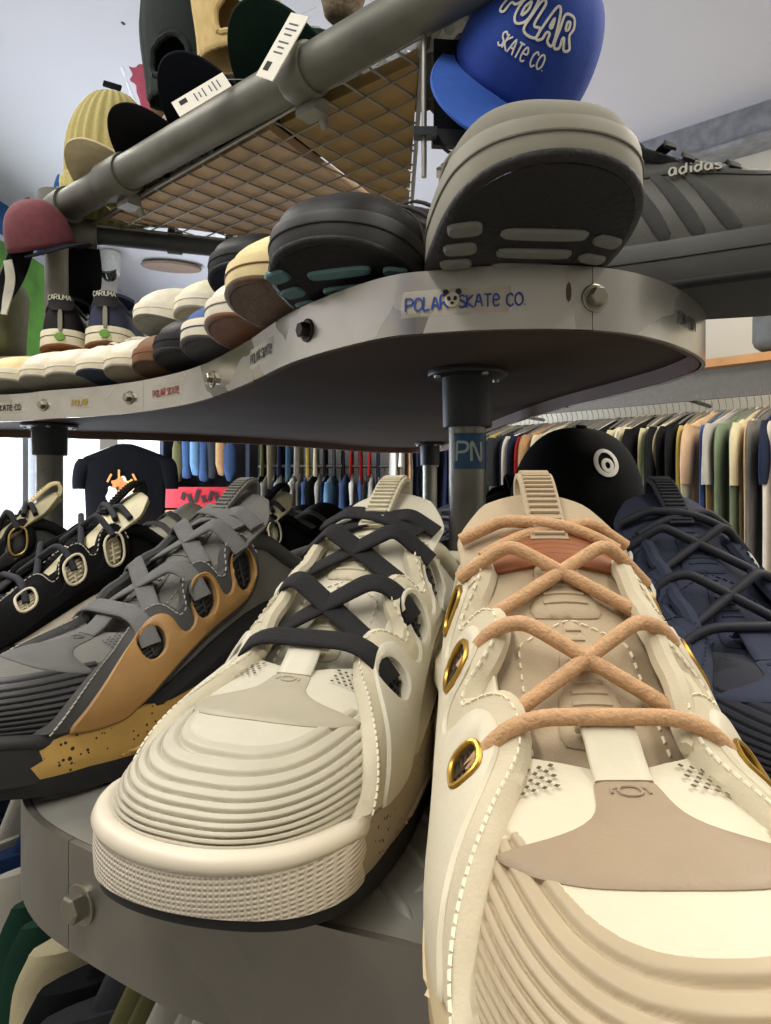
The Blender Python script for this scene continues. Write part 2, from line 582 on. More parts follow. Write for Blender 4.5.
# paint on the mural wall and ceiling: splats with thickness of their own
def flat_paint(name, S, ctrl, mat, label, cat='paint', th=.002, step=.02, n=5, group=None):
    v, f = applique(S, spline(ctrl, n), th=th, step=step, bevel=th * 1.5)
    o = obj(name, v, f, mat, fix=False)
    tag(o, label, cat, group)
    return o
def S_ceil(a, b_): return np.stack([a, b_, np.full_like(a, CEIL)], axis=1)
def S_lw(a, b_): return np.stack([np.full_like(a, WX), a, b_], axis=1)
def ceil_pt(x, y):
    d = 1.3 * 683 / (490 - y); return ((x - 386) / 683 * d, d)
def splat(pts, k=6, amp=.02):
    return [ceil_pt(*p) for p in pts]
def applC(name, pts, mat, label, step=.02):
    c = np.array(splat(pts))
    v, f = applique(S_ceil, resample(spline(c, 6), step), th=.002, step=step, bevel=.003, flip=-1)
    return tag(obj(name, v, f, mat), label, 'paint')
m_red = M('mural_red', (150, 48, 66), .8, var=.15)
m_green = M('mural_green', (92, 150, 62), .8, var=.25, scale=8)
m_blue = M('mural_blue', (30, 92, 150), .8, var=.2)
m_chip = M('mural_white', (226, 226, 230), .8)
applC('red_paint_splat', [(129, 66), (133, 74), (130, 80), (136, 84), (137, 92), (140, 100), (143, 112), (150, 118), (170, 116), (190, 100), (195, 75), (190, 60), (170, 58), (160, 60), (155, 63), (150, 60), (146, 65), (140, 63), (135, 68)], m_red, 'dark red paint splat on the pale ceiling behind the hats', .012)
for pts in ([(121, 68), (123, 66), (127, 75), (125, 77)], [(127, 84), (129, 83), (137, 104), (135, 105)], [(121, 22), (123, 21), (126, 24), (124, 25)]):
    applC('paint_chip', pts, m_chip if pts[0][1] > 30 else M('chip_dark', (70, 72, 80), .8), 'small dark chip in the pale ceiling paint near the top' if pts[0][1] < 30 else ('short white paint drip left of the red splat' if pts[0][1] < 80 else 'long white paint drip below left of the red splat'), .006)
m_tmp = [(2.55, 2.447), (2.8, 2.43), (3.2, 2.445), (3.7, 2.44), (3.72, 2.30), (3.4, 2.33), (3.0, 2.29), (2.6, 2.32)]
flat_paint('blue_mural_band', S_lw, m_tmp, m_blue, 'blue painted band at the top of the mural wall', step=.04)
flat_paint('green_mural_field', S_lw, [(2.3, 2.29), (2.9, 2.26), (3.3, 2.28), (3.72, 2.24), (3.76, 1.95), (3.7, 1.78), (3.0, 1.76), (2.3, 1.78)], m_green, 'green painted area of the mural below the blue band', step=.05)
flat_paint('pink_mural_mark', S_lw, [(3.0, 2.05), (3.1, 2.07), (3.16, 2.0), (3.08, 1.97)], m_red, 'small pink mark on the green mural', step=.02)
applC('blue_paint_mark', [(54, 187), (57, 176), (60, 174), (59, 181), (62, 188), (58, 186)], m_blue, 'small blue paint mark left of the khaki beanie', .008)

# ceiling luminaires
m_lumb = M('luminaire_white', (225, 225, 222), .5)
m_diff = emis('luminaire_diffuser', (255, 244, 220), 2.0)
for i, (lx, ly, lr, ln, pw, lc) in enumerate(LUMS):
    names = ['over the camera side of the rack', 'on the right above the end of the rack', 'beside the mural wall', 'in front of the clothes rail', 'towards the back wall']
    t = empty('ceiling_luminaire', (lx, ly, CEIL), (0, 0, lr), 'white ceiling luminaire ' + names[i], 'lamp', 'ceiling luminaires')
    mb = MB(); mb.box((0, 0, -.03), (.26, ln + .06, .06)); mb.build('housing', m_lumb, t, smooth=False)
# flat brown ceiling lamp over the back of the shop
cl = ceil_pt(172, 263)
t = empty('ceiling_lamp', (cl[0], cl[1], CEIL), (0, 0, .3), 'flat oval brown ceiling lamp seen under the dark cross tube', 'lamp')
mb = MB(); mb.lathe([(.02, 0), (.05, -.01), (.15, -.012), (.16, -.02), (.155, -.03), (.02, -.035)], 32, Matrix.Diagonal((1.05, .55, 1, 1)))
mb.build('lamp_body', M('lamp_brown', (150, 126, 108), .6), t)
# security camera on the column
t = empty('security_camera', (-1.50, 3.72, 2.325), (0, 0, 0), 'white dome security camera with black eye beside the column', 'camera')
mb = MB(); mb.lathe([(.012, .125), (.05, .12), (.055, .09), (.05, .0), (.03, -.02)], 20, None); mb.build('housing', m_lumb, t)
mb = MB(); mb.lathe([(.045, .02), (.042, -.01), (.034, -.03), (.018, -.043), (.003, -.047)], 20, Matrix.Translation((.0, -.02, 0)) @ Matrix.Rotation(.7, 4, 'X')); mb.build('dome_eye', M('camera_black', (12, 12, 14), .12), t)

# ================================================================== the display rack
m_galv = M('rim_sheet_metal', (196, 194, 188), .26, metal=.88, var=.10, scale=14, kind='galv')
m_galv2 = M('rim_sheet_reflection', (172, 150, 128), .38, metal=.8, var=.22, scale=26, kind='galv')  # warm tint of a reflection put into the sheet colour
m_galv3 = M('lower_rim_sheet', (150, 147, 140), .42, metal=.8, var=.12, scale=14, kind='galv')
m_under = M('underside_board', (66, 50, 40), .8, var=.18, scale=7)
m_edge = M('board_edge_brown', (104, 76, 66), .6, var=.15, scale=14)
m_tread = M('tread_plate', (150, 150, 145), .30, metal=.35, var=.15, scale=30)
m_bolt = M('bolt_zinc', (150, 146, 132), .35, metal=.9)
m_pipe = M('pipe_galvanised', (124, 124, 118), .45, metal=.75, var=.2, scale=22, bump=.15, bscale=120)
m_pipe_d = M('pipe_dark', (58, 62, 66), .5, metal=.5, var=.15, scale=30)
m_tube = M('scaffold_tube', (100, 101, 93), .55, metal=.5, var=.2, scale=18, bump=.2, bscale=90)
m_flange = M('flange_grey', (44, 48, 54), .5, metal=.3, var=.1)

rack = empty('display_rack', (0, .9, 0), (0, 0, 0), 'two-tier kidney-shaped shoe display rack with metal rims and pipe posts', 'display rack')
def rk(o):                                    # keep authored world coordinates under the rack
    o.parent = rack
    o.matrix_parent_inverse = Matrix.Translation((0, -.9, 0))
    return o

U_CT = [(-1.05, 1.02), (-.80, 1.0), (-.545, .964), (-.454, .923), (-.371, .886), (-.287, .83), (-.203, .745), (-.1285, .628), (-.066, .512),
        (-.005, .437), (.033, .4185), (.075, .410), (.1224, .412), (.165, .432), (.212, .478), (.247, .535), (.252, .60), (.238, .68), (.20, .85),
        (.172, 1.13), (.165, 1.5), (.13, 1.7), (.05, 1.77), (-.05, 1.72), (-.2, 1.52), (-.385, 1.36), (-.7, 1.25), (-1.05, 1.22)]
L_CT = [(-1.05, 1.0), (-.6, .92), (-.4, .78), (-.265, .60), (-.212, .45), (-.193, .385), (-.181, .345), (-.154, .309), (-.102, .273),
        (-.0626, .252), (-.019, .236), (.017, .222), (.06, .198), (.12, .158), (.2, .13), (.3, .17), (.36, .27), (.36, .45), (.32, .7),
        (.27, 1.1), (.2, 1.6), (.05, 1.8), (-.2, 1.66), (-.4, 1.5), (-.7, 1.40), (-1.05, 1.36)]
def offset_poly(P, o):
    t = np.roll(P, -1, axis=0) - np.roll(P, 1, axis=0)
    t /= np.linalg.norm(t, axis=1)[:, None]
    return P + np.stack([t[:, 1], -t[:, 0]], axis=1) * o       # outward for this (counter-clockwise) order
U_OUT = resample(spline(U_CT, 10), .010)
L_OUT = resample(spline(L_CT, 10), .010)

class RimSurf:
    def __init__(s, P, out):
        P = offset_poly(P, out)
        s.P = np.vstack([P, P[:1]])
        s.L = np.concatenate([[0], np.cumsum(np.linalg.norm(np.diff(s.P, axis=0), axis=1))])
        s.len = s.L[-1]
    def __call__(s, a, z):
        return np.stack([np.interp(a, s.L, s.P[:, 0]), np.interp(a, s.L, s.P[:, 1]), z], axis=1)
    def at_px(s, x):                           # arclength of the front rim point seen in that direction
        best = None
        k = (x - 386) / 683
        for i in range(len(s.L) - 1):
            f0 = s.P[i, 0] - k * s.P[i, 1]; f1 = s.P[i + 1, 0] - k * s.P[i + 1, 1]
            if f0 * f1 <= 0:
                t = f0 / (f0 - f1 + 1e-12); d = s.P[i, 1] + t * (s.P[i + 1, 1] - s.P[i, 1])
                if best is None or d < best[0]: best = (d, s.L[i] + t * (s.L[i + 1] - s.L[i]))
        return best[1]

def board(name, P, z0, z1, mat, parent):
    n = len(P)
    V = [(p[0], p[1], z0) for p in P] + [(p[0], p[1], z1) for p in P]
    F = [tuple(reversed(range(n))), tuple(range(n, 2 * n))] + [(i, (i + 1) % n, n + (i + 1) % n, n + i) for i in range(n)]
    return obj(name, V, F, mat, parent, smooth=False)

def rim_sheet(name, R, a0, a1, z0, z1, th, mat, parent):
    n = max(8, int((a1 - a0) / .008))
    a = np.linspace(a0, a1, n)
    fo = R(a % R.len, np.full(n, z0)); nn = surf_normal(R, np.clip(a % R.len, .001, R.len - .001), np.full(n, z0), 1e-3, 1e-3)
    prof = [(0, z0), (th, z0), (th, z1), (0, z1)]
    G = []
    for (o_, z) in prof:
        q = fo + nn * o_; q[:, 2] = z; G.append(q)
    G = np.stack(G, axis=1)
    mb = MB(); mb.grid(G, closev=True)
    mb.f.append((0, 1, 2, 3)); e = (n - 1) * 4; mb.f.append((e + 3, e + 2, e + 1, e))
    return mb.build(name, mat, parent, sharp=35)

def hex_bolt_mesh():
    mb = MB()
    mb.lathe([(.0085, 0), (.0085, .0012), (.0078, .0015)], 20)
    k = len(mb.v)
    prof = [(.0058, .0014), (.0058, .0062), (.005, .0072)]
    mb.lathe(prof, 6)
    return mesh_data('bolt', mb.v, mb.f, m_bolt, smooth=False)
bolt_me = hex_bolt_mesh()
def put_bolt(R, a, z, parent, mat=None, s=1.0):
    p = R(np.array([a]), np.array([z]))[0]; n = surf_normal(R, np.array([a]), np.array([z]), 1e-3, 1e-3)[0]
    q = Vector(n).to_track_quat('Z', 'Y')
    o = inst('bolt', bolt_me, parent, tuple(p), q.to_euler(), mat)
    o.scale = (s, s, s)
    return o

# ---- upper deck
UZ0 = CZ + .096; UZ1 = CZ + .134; UB = CZ + .109
updeck = rk(board('upper_deck', offset_poly(U_OUT, -.001), UB, UZ1 - .003, m_under, None))
RU = RimSurf(U_OUT, .003)
au = {x: RU.at_px(x) for x in (10, 44, 82, 130, 167, 213, 262, 308, 455, 589, 595, 690)}
inn = [au[589] - RU.len, au[589] - .000]
rs0 = RimSurf(U_OUT, 0.0)
cuts = [au[130] - .35, au[130] + .03, au[589], RU.len * .62, RU.len + au[130] - .35]
for k in range(4):
    rim_sheet('rim_sheet', rs0, cuts[k], cuts[k + 1] - .0005, UZ0, UZ1, .003, m_galv2 if k == 5 else m_galv, updeck)
# warm strip beside the seam: a reflection, held as a sheet tint
def RUo(a, z): return RU(a % RU.len, z)
# inside lip of the rim, painted brown
fo = offset_poly(U_OUT, -.0015)
mb = MB(); G = np.stack([np.column_stack([fo, np.full(len(fo), z)]) for z in (UZ0 + .0005, UB)], axis=1)
G2 = np.stack([np.column_stack([offset_poly(U_OUT, -.0045), np.full(len(fo), z)]) for z in (UB, UZ0 + .0005)], axis=1)
mb.grid(np.concatenate([G, G2], axis=1), closeu=True, closev=True); mb.build('inner_lip', m_edge, updeck)
for x, dz, mt in ((308, .019, M('bolt_dark', (52, 48, 44), .4, metal=.8)), (213, .019, None), (130, .019, None), (44, .019, None), (595, .019, None)):
    put_bolt(RU, au[x], UZ0 + dz, updeck, mt)
# stickers with lettering
m_film = glass('sticker_film', (220, 214, 196), alpha=.35, rough=.35)
m_filmw = M('sticker_pale', (205, 200, 184), .5)
ink_b = M('ink_blue', (28, 60, 150), .5); ink_k = M('ink_black', (18, 18, 20), .5); ink_r = M('ink_red', (140, 40, 40), .5); ink_y = M('ink_yellow', (190, 160, 50), .5)
def rim_sticker(x, text, size, ink, wid, hgt, z, slant=.1, film=True):
    a = au[x]
    pad = .003
    if film:
        v, f = applique(RU, [(a - wid / 2 - pad, z - pad), (a + wid / 2 + pad, z - pad), (a + wid / 2 + pad, z + hgt + pad), (a - wid / 2 - pad, z + hgt + pad)], th=.0002, step=.006, bevel=.0004, sink=.0001)
        st = obj('sticker', v, f, m_film, updeck)
    else: st = updeck
    return st, a - wid / 2, z
st, a0, z0 = rim_sticker(455, '', 0, ink_b, .061, .010, UZ0 + .013)
stroke_text(RU, 'POLAR', a0, z0 + .001, .0078, ink_b, updeck, wid=.0011, gap=.13, jit=.06, off=.0009)
stroke_text(RU, 'SKATe CO.', a0 + .0330, z0 + .001, .0074, ink_b, updeck, wid=.0010, gap=.12, jit=.06, off=.0009)
# the little panda between the words
def disc(S, a, b_, ra, rb, mat, parent, name, th=.0002, base=.0004, rot=0, n=18, flip=1):
    c = [(a + ra * math.cos(t) * math.cos(rot) - rb * math.sin(t) * math.sin(rot), b_ + ra * math.cos(t) * math.sin(rot) + rb * math.sin(t) * math.cos(rot)) for t in np.linspace(0, 2 * PI, n, endpoint=False)]
    v, f = applique(S, c, th=th, step=max(ra, rb) * .35, bevel=th, base=base, sink=base * .9, flip=flip)
    return obj(name, v, f, mat, parent)
pa, pz = a0 + .0293, z0 + .0060
pn = disc(RU, pa, pz, .0045, .0045, m_filmw, updeck, 'panda_head', base=.0012)
for sx in (-1, 1):
    disc(RU, pa + sx * .0038, pz + .0046, .0018, .0016, ink_k, pn, 'panda_ear', base=.0018)
    disc(RU, pa + sx * .0019, pz + .0006, .0011, .0014, ink_k, pn, 'panda_eye', base=.0018, rot=-.4 * sx)
disc(RU, pa, pz - .0022, .0012, .0008, ink_k, pn, 'panda_nose', base=.0018)
# narrow upright brown mark near the seam
disc(RU, au[589] - .0125, UZ0 + .022, .0016, .0062, M('brown_mark', (84, 60, 48), .6), updeck, 'brown_mark')
for x, ink, txt, w_ in ((262, ink_k, 'POLAR SKATe', .060), (167, ink_r, 'POLAR SKATe', .060), (82, ink_y, 'POLAR', .034), (10, ink_k, 'SKATe CO', .044), (690, ink_k, 'TOM ION', .045)):
    st, a0, z0 = rim_sticker(x, '', 0, ink, w_, .011, UZ0 + .014, film=(x != 690))
    stroke_text(RU, txt, a0, z0 + .001, .0080, ink, updeck, wid=.0012, gap=.14, jit=.05, off=.0009)

# ---- lower deck
LZ1 = CZ - .150; LZ0 = LZ1 - .046
lowdeck = rk(board('lower_deck', offset_poly(L_OUT, -.001), LZ0 + .012, LZ1, m_tread, None))
rl0 = RimSurf(L_OUT, 0.0); RL = RimSurf(L_OUT, .003)
lc = [RL.at_px(x) for x in (62, 330)]
cuts = [lc[0] - .9, lc[0] + .005, lc[1] + .18, RL.len * .75, RL.len + lc[0] - .9]
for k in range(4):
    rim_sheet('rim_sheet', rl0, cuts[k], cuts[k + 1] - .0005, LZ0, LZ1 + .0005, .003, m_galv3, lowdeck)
put_bolt(RL, RL.at_px(83), CZ - .1725, lowdeck)
put_bolt(RL, RL.at_px(83) + .30, CZ - .1725, lowdeck)
mb = MB()
P = []
def bar_shape(mb, c, ang, L=.030, W=.0062, H=.0017):
    n = 7; top = []
    ca, sa = math.cos(ang), math.sin(ang)
    rows = []
    for i in range(n):
        t = -1 + 2 * i / (n - 1)
        w = W / 2 * max(.06, (1 - t * t)) ** .6
        h = H * (1 - t**4)
        row = []
        for (y, z) in ((-w, 0), (-w * .45, h), (w * .45, h), (w, 0)):
            x = t * L / 2
            row.append((c[0] + x * ca - y * sa, c[1] + x * sa + y * ca, c[2] + z))
        rows.append(row)
    mb.grid(np.array(rows), flip=True)
bm1 = MB(); bar_shape(bm1, (0, 0, 0), 0)
bar_me = mesh_data('tread_bar', bm1.v, bm1.f, m_tread)
rest = MB(); inner = offset_poly(L_OUT, -.016)
pitch = .0225; nb = 0
gx, gy = np.meshgrid(np.arange(-60, 60), np.arange(0, 90))
PX = []; 
for i in range(-60, 40):
    for j in range(0, 100):
        x = i * pitch; y = .10 + j * pitch
        x_, y_ = rotz2((x, y - .3), .55); y_ += .3
        PX.append((x_, y_, (i + j) % 2))
PX = np.array(PX)
ok = inpoly(PX[:, 0], PX[:, 1], inner)
for (x, y, k) in PX[ok]:
    ang = .55 + (.12 if k else PI / 2 - .12)
    vis = (-.22 < x < .09 and y < .47)
    if vis and nb < 290:
        inst('tread_bar', bar_me, lowdeck, (x, y, LZ1 - .0001), (0, 0, ang)); nb += 1
    elif y < 1.0:
        bar_shape(rest, (x, y, LZ1), ang)
o = rest.build('tread_relief', m_tread, lowdeck); o['kind'] = 'stuff'

# ---- posts: pipe, socket and flange
def post(x, y, r, z0, z1, z_top, sticker=None, square=False):
    mb = MB(); mb.lathe([(r, z0), (r, z1 - .002)], 24, Matrix.Translation((x, y, 0)))
    p = rk(mb.build('post', m_pipe, None, sharp=50))
    mb = MB()
    mb.lathe([(r * 1.28, z1 - .052), (r * 1.32, z1 - .050), (r * 1.36, z1 - .007), (r * 1.8, z1 - .0065), (r * 2.1, z1 - .0055), (r * 2.15, z1 - .003), (r * 2.1, z1)], 32, Matrix.Translation((x, y, 0)))
    mb.build('flange', m_flange, p, sharp=35)
    for k in range(4):
        a = .4 + k * PI / 2
        fb = MB(); fb.lathe([(.003, z1 - .0085), (.0035, z1 - .006)], 8, Matrix.Translation((x + r * 1.8 * math.cos(a), y + r * 1.8 * math.sin(a), 0)))
        fb.build('flange_screw', m_bolt, p)
    mb = MB(); mb.lathe([(r * 2.1, LZ1), (r * 2.1, LZ1 + .005), (r * 1.4, LZ1 + .007), (r * 1.35, LZ1 + .03), (r, LZ1 + .031)], 28, Matrix.Translation((x, y, 0)))
    mb.build('foot_flange', m_flange, p, sharp=35)
    return p
p1 = post(.075, .625, .0170, 0.0, UB, 0)
p2 = post(-.555, 1.128, .0205, 0.0, UB, 0)
p3 = post(.102, 1.57, .0165, 0.0, UB, 0)
# sticker wrapped round the near post
def S_post(a, z, cx=.075, cy=.625, r=.0172): return np.stack([cx + r * np.sin(a / r), cy - r * np.cos(a / r), z], axis=1)
v, f = applique(S_post, [(-.016, CZ + .019), (.022, CZ + .019), (.022, CZ + .051), (-.016, CZ + .051)], th=.0003, step=.004, bevel=.0004)
obj('sticker', v, f, M('sticker_blue', (34, 82, 122), .5, var=.2, scale=90), p1)
stroke_text(S_post, 'IPN', -.0165, CZ + .026, .017, M('sticker_letters', (170, 190, 190), .5), p1, wid=.0024, gap=.18, off=.0008)
def S_post2(a, z): return S_post(a, z, -.555, 1.128, .0207)
stroke_text(S_post2, 'ISHER', -.006, CZ + .028, .011, M('letters_grey', (120, 122, 124), .5), p2, wid=.0020, gap=.2, off=.0006)
# square timber post in wrapping, behind the near post
mb = MB(); mb.box((.108, .96, CZ / 2 + .054), (.032, .03, CZ + .108)); rk(mb.build('timber_post', M('timber_wrapped', (92, 82, 68), .3, var=.3, scale=30, bump=.6, bscale=60), None, smooth=False))

# ---- riser: second step on the upper deck
rz = CZ + .214
R_CT = [(-1.0, 1.13), (-.545, 1.085), (-.42, 1.03), (-.30, .96), (-.20, .86), (-.12, .74), (-.05, .62), (.05, .56), (.14, .57), (.17, .66), (.13, .9), (.12, 1.3), (.05, 1.5), (-.15, 1.4), (-.4, 1.28), (-1.0, 1.2)]
rk(board('riser_board', resample(spline(R_CT, 6), .03), rz - .012, rz, M('riser_ply', (150, 138, 120), .6), None))
for (x, y) in ((-.42, 1.15), (-.1, 1.0), (.1, 1.2), (-.85, 1.16), (.05, .7)):
    mb = MB(); mb.box((x, y, (UZ1 + rz - .012) / 2 - .0015), (.04, .04, rz - .012 - UZ1 + .003)); rk(mb.build('riser_block', m_under, None, smooth=False))

# ---- scaffold tube with hat shelf
TZ = CZ + .46
TA = Vector((.205, .508, TZ)); TB = Vector((-.545, 1.131, TZ))
tdir = (TB - TA).normalized()
mb = MB(); mb.tube([TA + (TB - TA) * i / 12 for i in range(13)], .0242, 24)
tube = rk(mb.build('front_tube', m_tube, None, sharp=50))
def on_tube(t): return TA + (TB - TA) * t
def clamp(t, ln, r, name='coupler', mat=None):
    mb = MB(); c = on_tube(t)
    mb.tube([c - tdir * ln / 2, c - tdir * (ln / 2 - .003), c + tdir * (ln / 2 - .003), c + tdir * ln / 2], [r * .95, r, r, r * .95], 24)
    return mb.build(name, mat or m_tube, tube, sharp=35)
clamp(.395, .036, .0285); clamp(.80, .060, .0285)
# bracket under each coupler
for t in (.40, .80):
    c = on_tube(t); R3 = Matrix.Rotation(math.atan2(tdir.y, tdir.x), 3, 'Z')
    mb = MB(); mb.box(c + Vector((.012, .014, -.030)), (.030, .022, .016), R3); mb.tube([c + Vector((.02, .02, -.026)), c + Vector((.026, .03, -.044))], .005, 8)
    mb.build('bracket', M('bracket_zinc', (140, 140, 134), .4, metal=.7), tube)
# corner fitting, post and dark cross tube
pc = Vector((-.545, 1.131, TZ))
mb = MB(); mb.tube([pc + Vector((0, 0, .03)), pc + Vector((0, 0, -.05))], .0285, 24); mb.tube([pc, pc - tdir * .05], .0285, 24)
mb.tube([pc + Vector((0, 0, -.03)), pc + Vector((.06, .019, -.03))], .0235, 20)
mb.build('corner_fitting', m_tube, tube, sharp=45)
mb = MB(); mb.lathe([(.0185, UZ1), (.0185, TZ - .03)], 20, Matrix.Translation((pc.x, pc.y, 0))); rk(mb.build('tube_post', M('tube_post_grey', (150, 148, 138), .5, metal=.5, var=.2, scale=24), None, sharp=50))
ctA = pc + Vector((.03, .0095, -.03)); ctB = Vector((-.05, 1.287, TZ - .03))
mb = MB(); mb.tube([ctA, ctB], .0165, 20); ct = rk(mb.build('cross_tube', m_pipe_d, None, sharp=50))
for t in (.32, .52):
    c = ctA + (ctB - ctA) * t
    mb = MB(); mb.tube([c - Vector((.012, .004, 0)), c + Vector((.012, .004, 0))], .0195, 16); mb.box(c + Vector((0, -.01, .02)), (.012, .02, .02)); mb.build('pipe_clip', m_pipe_d, ct, sharp=35)
# hanging rod for the free tube end
mb = MB(); mb.lathe([(.006, TZ), (.006, CEIL - .001)], 10, Matrix.Translation((.2, .512, 0))); rk(mb.build('hanger_rod', m_pipe, None))
# wire grid
GZ = CZ + .440
gpoly = np.array([(.037, .655), (-.488, 1.131), (-.06, 1.272), (.043, 1.33)])
m_wire = M('wire_zinc', (128, 126, 120), .45, metal=.6)
e1 = np.array([-.741, .672]); e2 = np.array([.672, .741]); g0 = np.array([.037, .655])
grid_part = rk(empty('wire_grid', (0, .9, 0))); grid_part.location = (0, 0, 0)
def clip_line(p, d):
    ts = []
    for i in range(len(gpoly)):
        a = gpoly[i]; b_ = gpoly[(i + 1) % len(gpoly)]
        e = b_ - a; den = d[0] * e[1] - d[1] * e[0]
        if abs(den) < 1e-9: continue
        w = a - p
        t = (w[0] * e[1] - w[1] * e[0]) / den; u = (w[0] * d[1] - w[1] * d[0]) / den
        if 0 <= u <= 1: ts.append(t)
    return (min(ts), max(ts)) if len(ts) >= 2 else None
def wire(p, q, r, z=GZ):
    mb = MB(); mb.tube([(p[0], p[1], z), (q[0], q[1], z)], r, 6); o = mb.build('wire', m_wire, grid_part); return o
for k in range(1, 30):
    for (o_, d, z) in ((g0 + e1 * .039 * k, e2, GZ), (g0 + e2 * .039 * k, e1, GZ - .002)):
        c = clip_line(o_, d)
        if c and c[1] - c[0] > .01: wire(o_ + d * c[0], o_ + d * c[1], .0013, z)
for k in range(4):
    wire(gpoly[k], gpoly[(k + 1) % 4], .0028, GZ - .001)
mb = MB(); mb.tube([(.037, .655, GZ), (.037, .655, CZ + .30)], .0026, 8); mb.build('drop_rod', m_wire, grid_part)
mb = MB(); mb.box((.038, .655, CZ + .342), (.022, .012, .008)); mb.build('rod_clip', m_flange, grid_part, smooth=False)
# ================================================================== shoes
class Last:
    def __init__(s, L, w, b_, T, tin, e1=.72, e2=.80):
        s.L = L
        u = np.array([p[0] for p in w]); s.th = np.arccos(np.clip(1 - 2 * u / L, -1, 1))
        s._w = pchip(s.th, [p[1] for p in w])
        s.b = pchip(*zip(*b_)); s.T = pchip(*zip(*T)); s.tin = pchip(*zip(*tin))
        s.e1 = e1; s.e2 = e2
    def w(s, u):
        u = np.clip(u, 0, s.L)
        return s._w(np.arccos(np.clip(1 - 2 * u / s.L, -1, 1)))
    def P(s, u, t):
        u = np.asarray(u, float); t = np.asarray(t, float)
        a = (1 - np.clip(np.abs(t), 0, 1)) * PI / 2
        w = s.w(u); b_ = s.b(u); T = np.maximum(s.T(u), b_ + .001)
        y = w * np.maximum(np.cos(a), 1e-9) ** s.e1 * np.sign(t)
        z = b_ + (T - b_) * np.maximum(np.sin(a), 0) ** s.e2
        return np.stack([y, u, z], axis=-1)
    def S(s, u, t): return s.P(u, t)
    def outline(s, n=70):
        th = np.linspace(0, PI, n)
        u = s.L / 2 * (1 - np.cos(th)); w = s.w(u)
        P = np.vstack([np.stack([w, u], 1), np.stack([-w[1:-1], u[1:-1]], 1)[::-1]])
        t = np.roll(P, -1, axis=0) - np.roll(P, 1, axis=0)
        t /= np.linalg.norm(t, axis=1)[:, None] + 1e-12
        N = np.stack([t[:, 1], -t[:, 0]], 1)
        return P, N

CH_W = [(0, 0), (.003, .0165), (.01, .0288), (.02, .0374), (.035, .0442), (.06, .0492), (.09, .0508), (.13, .0480), (.17, .0430), (.21, .0395), (.25, .0390), (.275, .0355), (.29, .0265), (.297, .015), (.30, 0)]
CH_B = [(0, .036), (.03, .033), (.06, .029), (.10, .028), (.2, .032), (.3, .038)]
CH_T = [(0, .037), (.003, .0415), (.010, .0460), (.022, .0510), (.045, .0570), (.075, .0615), (.105, .0680), (.13, .088), (.16, .113), (.19, .131), (.205, .135), (.23, .118), (.26, .102), (.30, .104)]
CH_TIN = [(0, 0), (.104, 0), (.108, .20), (.113, .30), (.13, .36), (.16, .40), (.19, .44), (.22, .50), (.27, .46), (.295, .3), (.30, .25)]
VU_W = [(0, 0), (.003, .018), (.01, .031), (.02, .0395), (.035, .0455), (.06, .049), (.09, .050), (.13, .0465), (.17, .0415), (.21, .0385), (.25, .038), (.275, .0345), (.29, .0255), (.297, .0145), (.30, 0)]
VU_B = [(0, .036), (.03, .033), (.06, .030), (.12, .028), (.2, .028), (.3, .034)]
VU_T = [(0, .037), (.003, .045), (.010, .053), (.022, .060), (.045, .066), (.075, .070), (.105, .075), (.14, .088), (.17, .098), (.2, .100), (.23, .088), (.26, .084), (.30, .094)]
VU_TIN = [(0, 0), (.100, 0), (.104, .16), (.112, .22), (.15, .28), (.185, .36), (.22, .50), (.27, .46), (.295, .3), (.30, .25)]
LASTS = {'chunky': Last(.30, CH_W, CH_B, CH_T, CH_TIN), 'vulc': Last(.30, VU_W, VU_B, VU_T, VU_TIN)}
SPRING = {'chunky': pchip([0, .02, .045, .075, .10, .25, .28, .30], [.017, .010, .0045, .001, 0, 0, .002, .008]),
          'vulc': pchip([0, .02, .045, .075, .10, .25, .28, .30], [.018, .011, .005, .001, 0, 0, .002, .006])}

def sweep(P, N, prof, mask=None, closed=True):
    """profile of (offset, z) arrays along an outline"""
    G = np.stack([np.column_stack([P + N * np.asarray(o_)[:, None], z]) for o_, z in prof], axis=1)
    if mask is not None: G = G[mask]
    return G

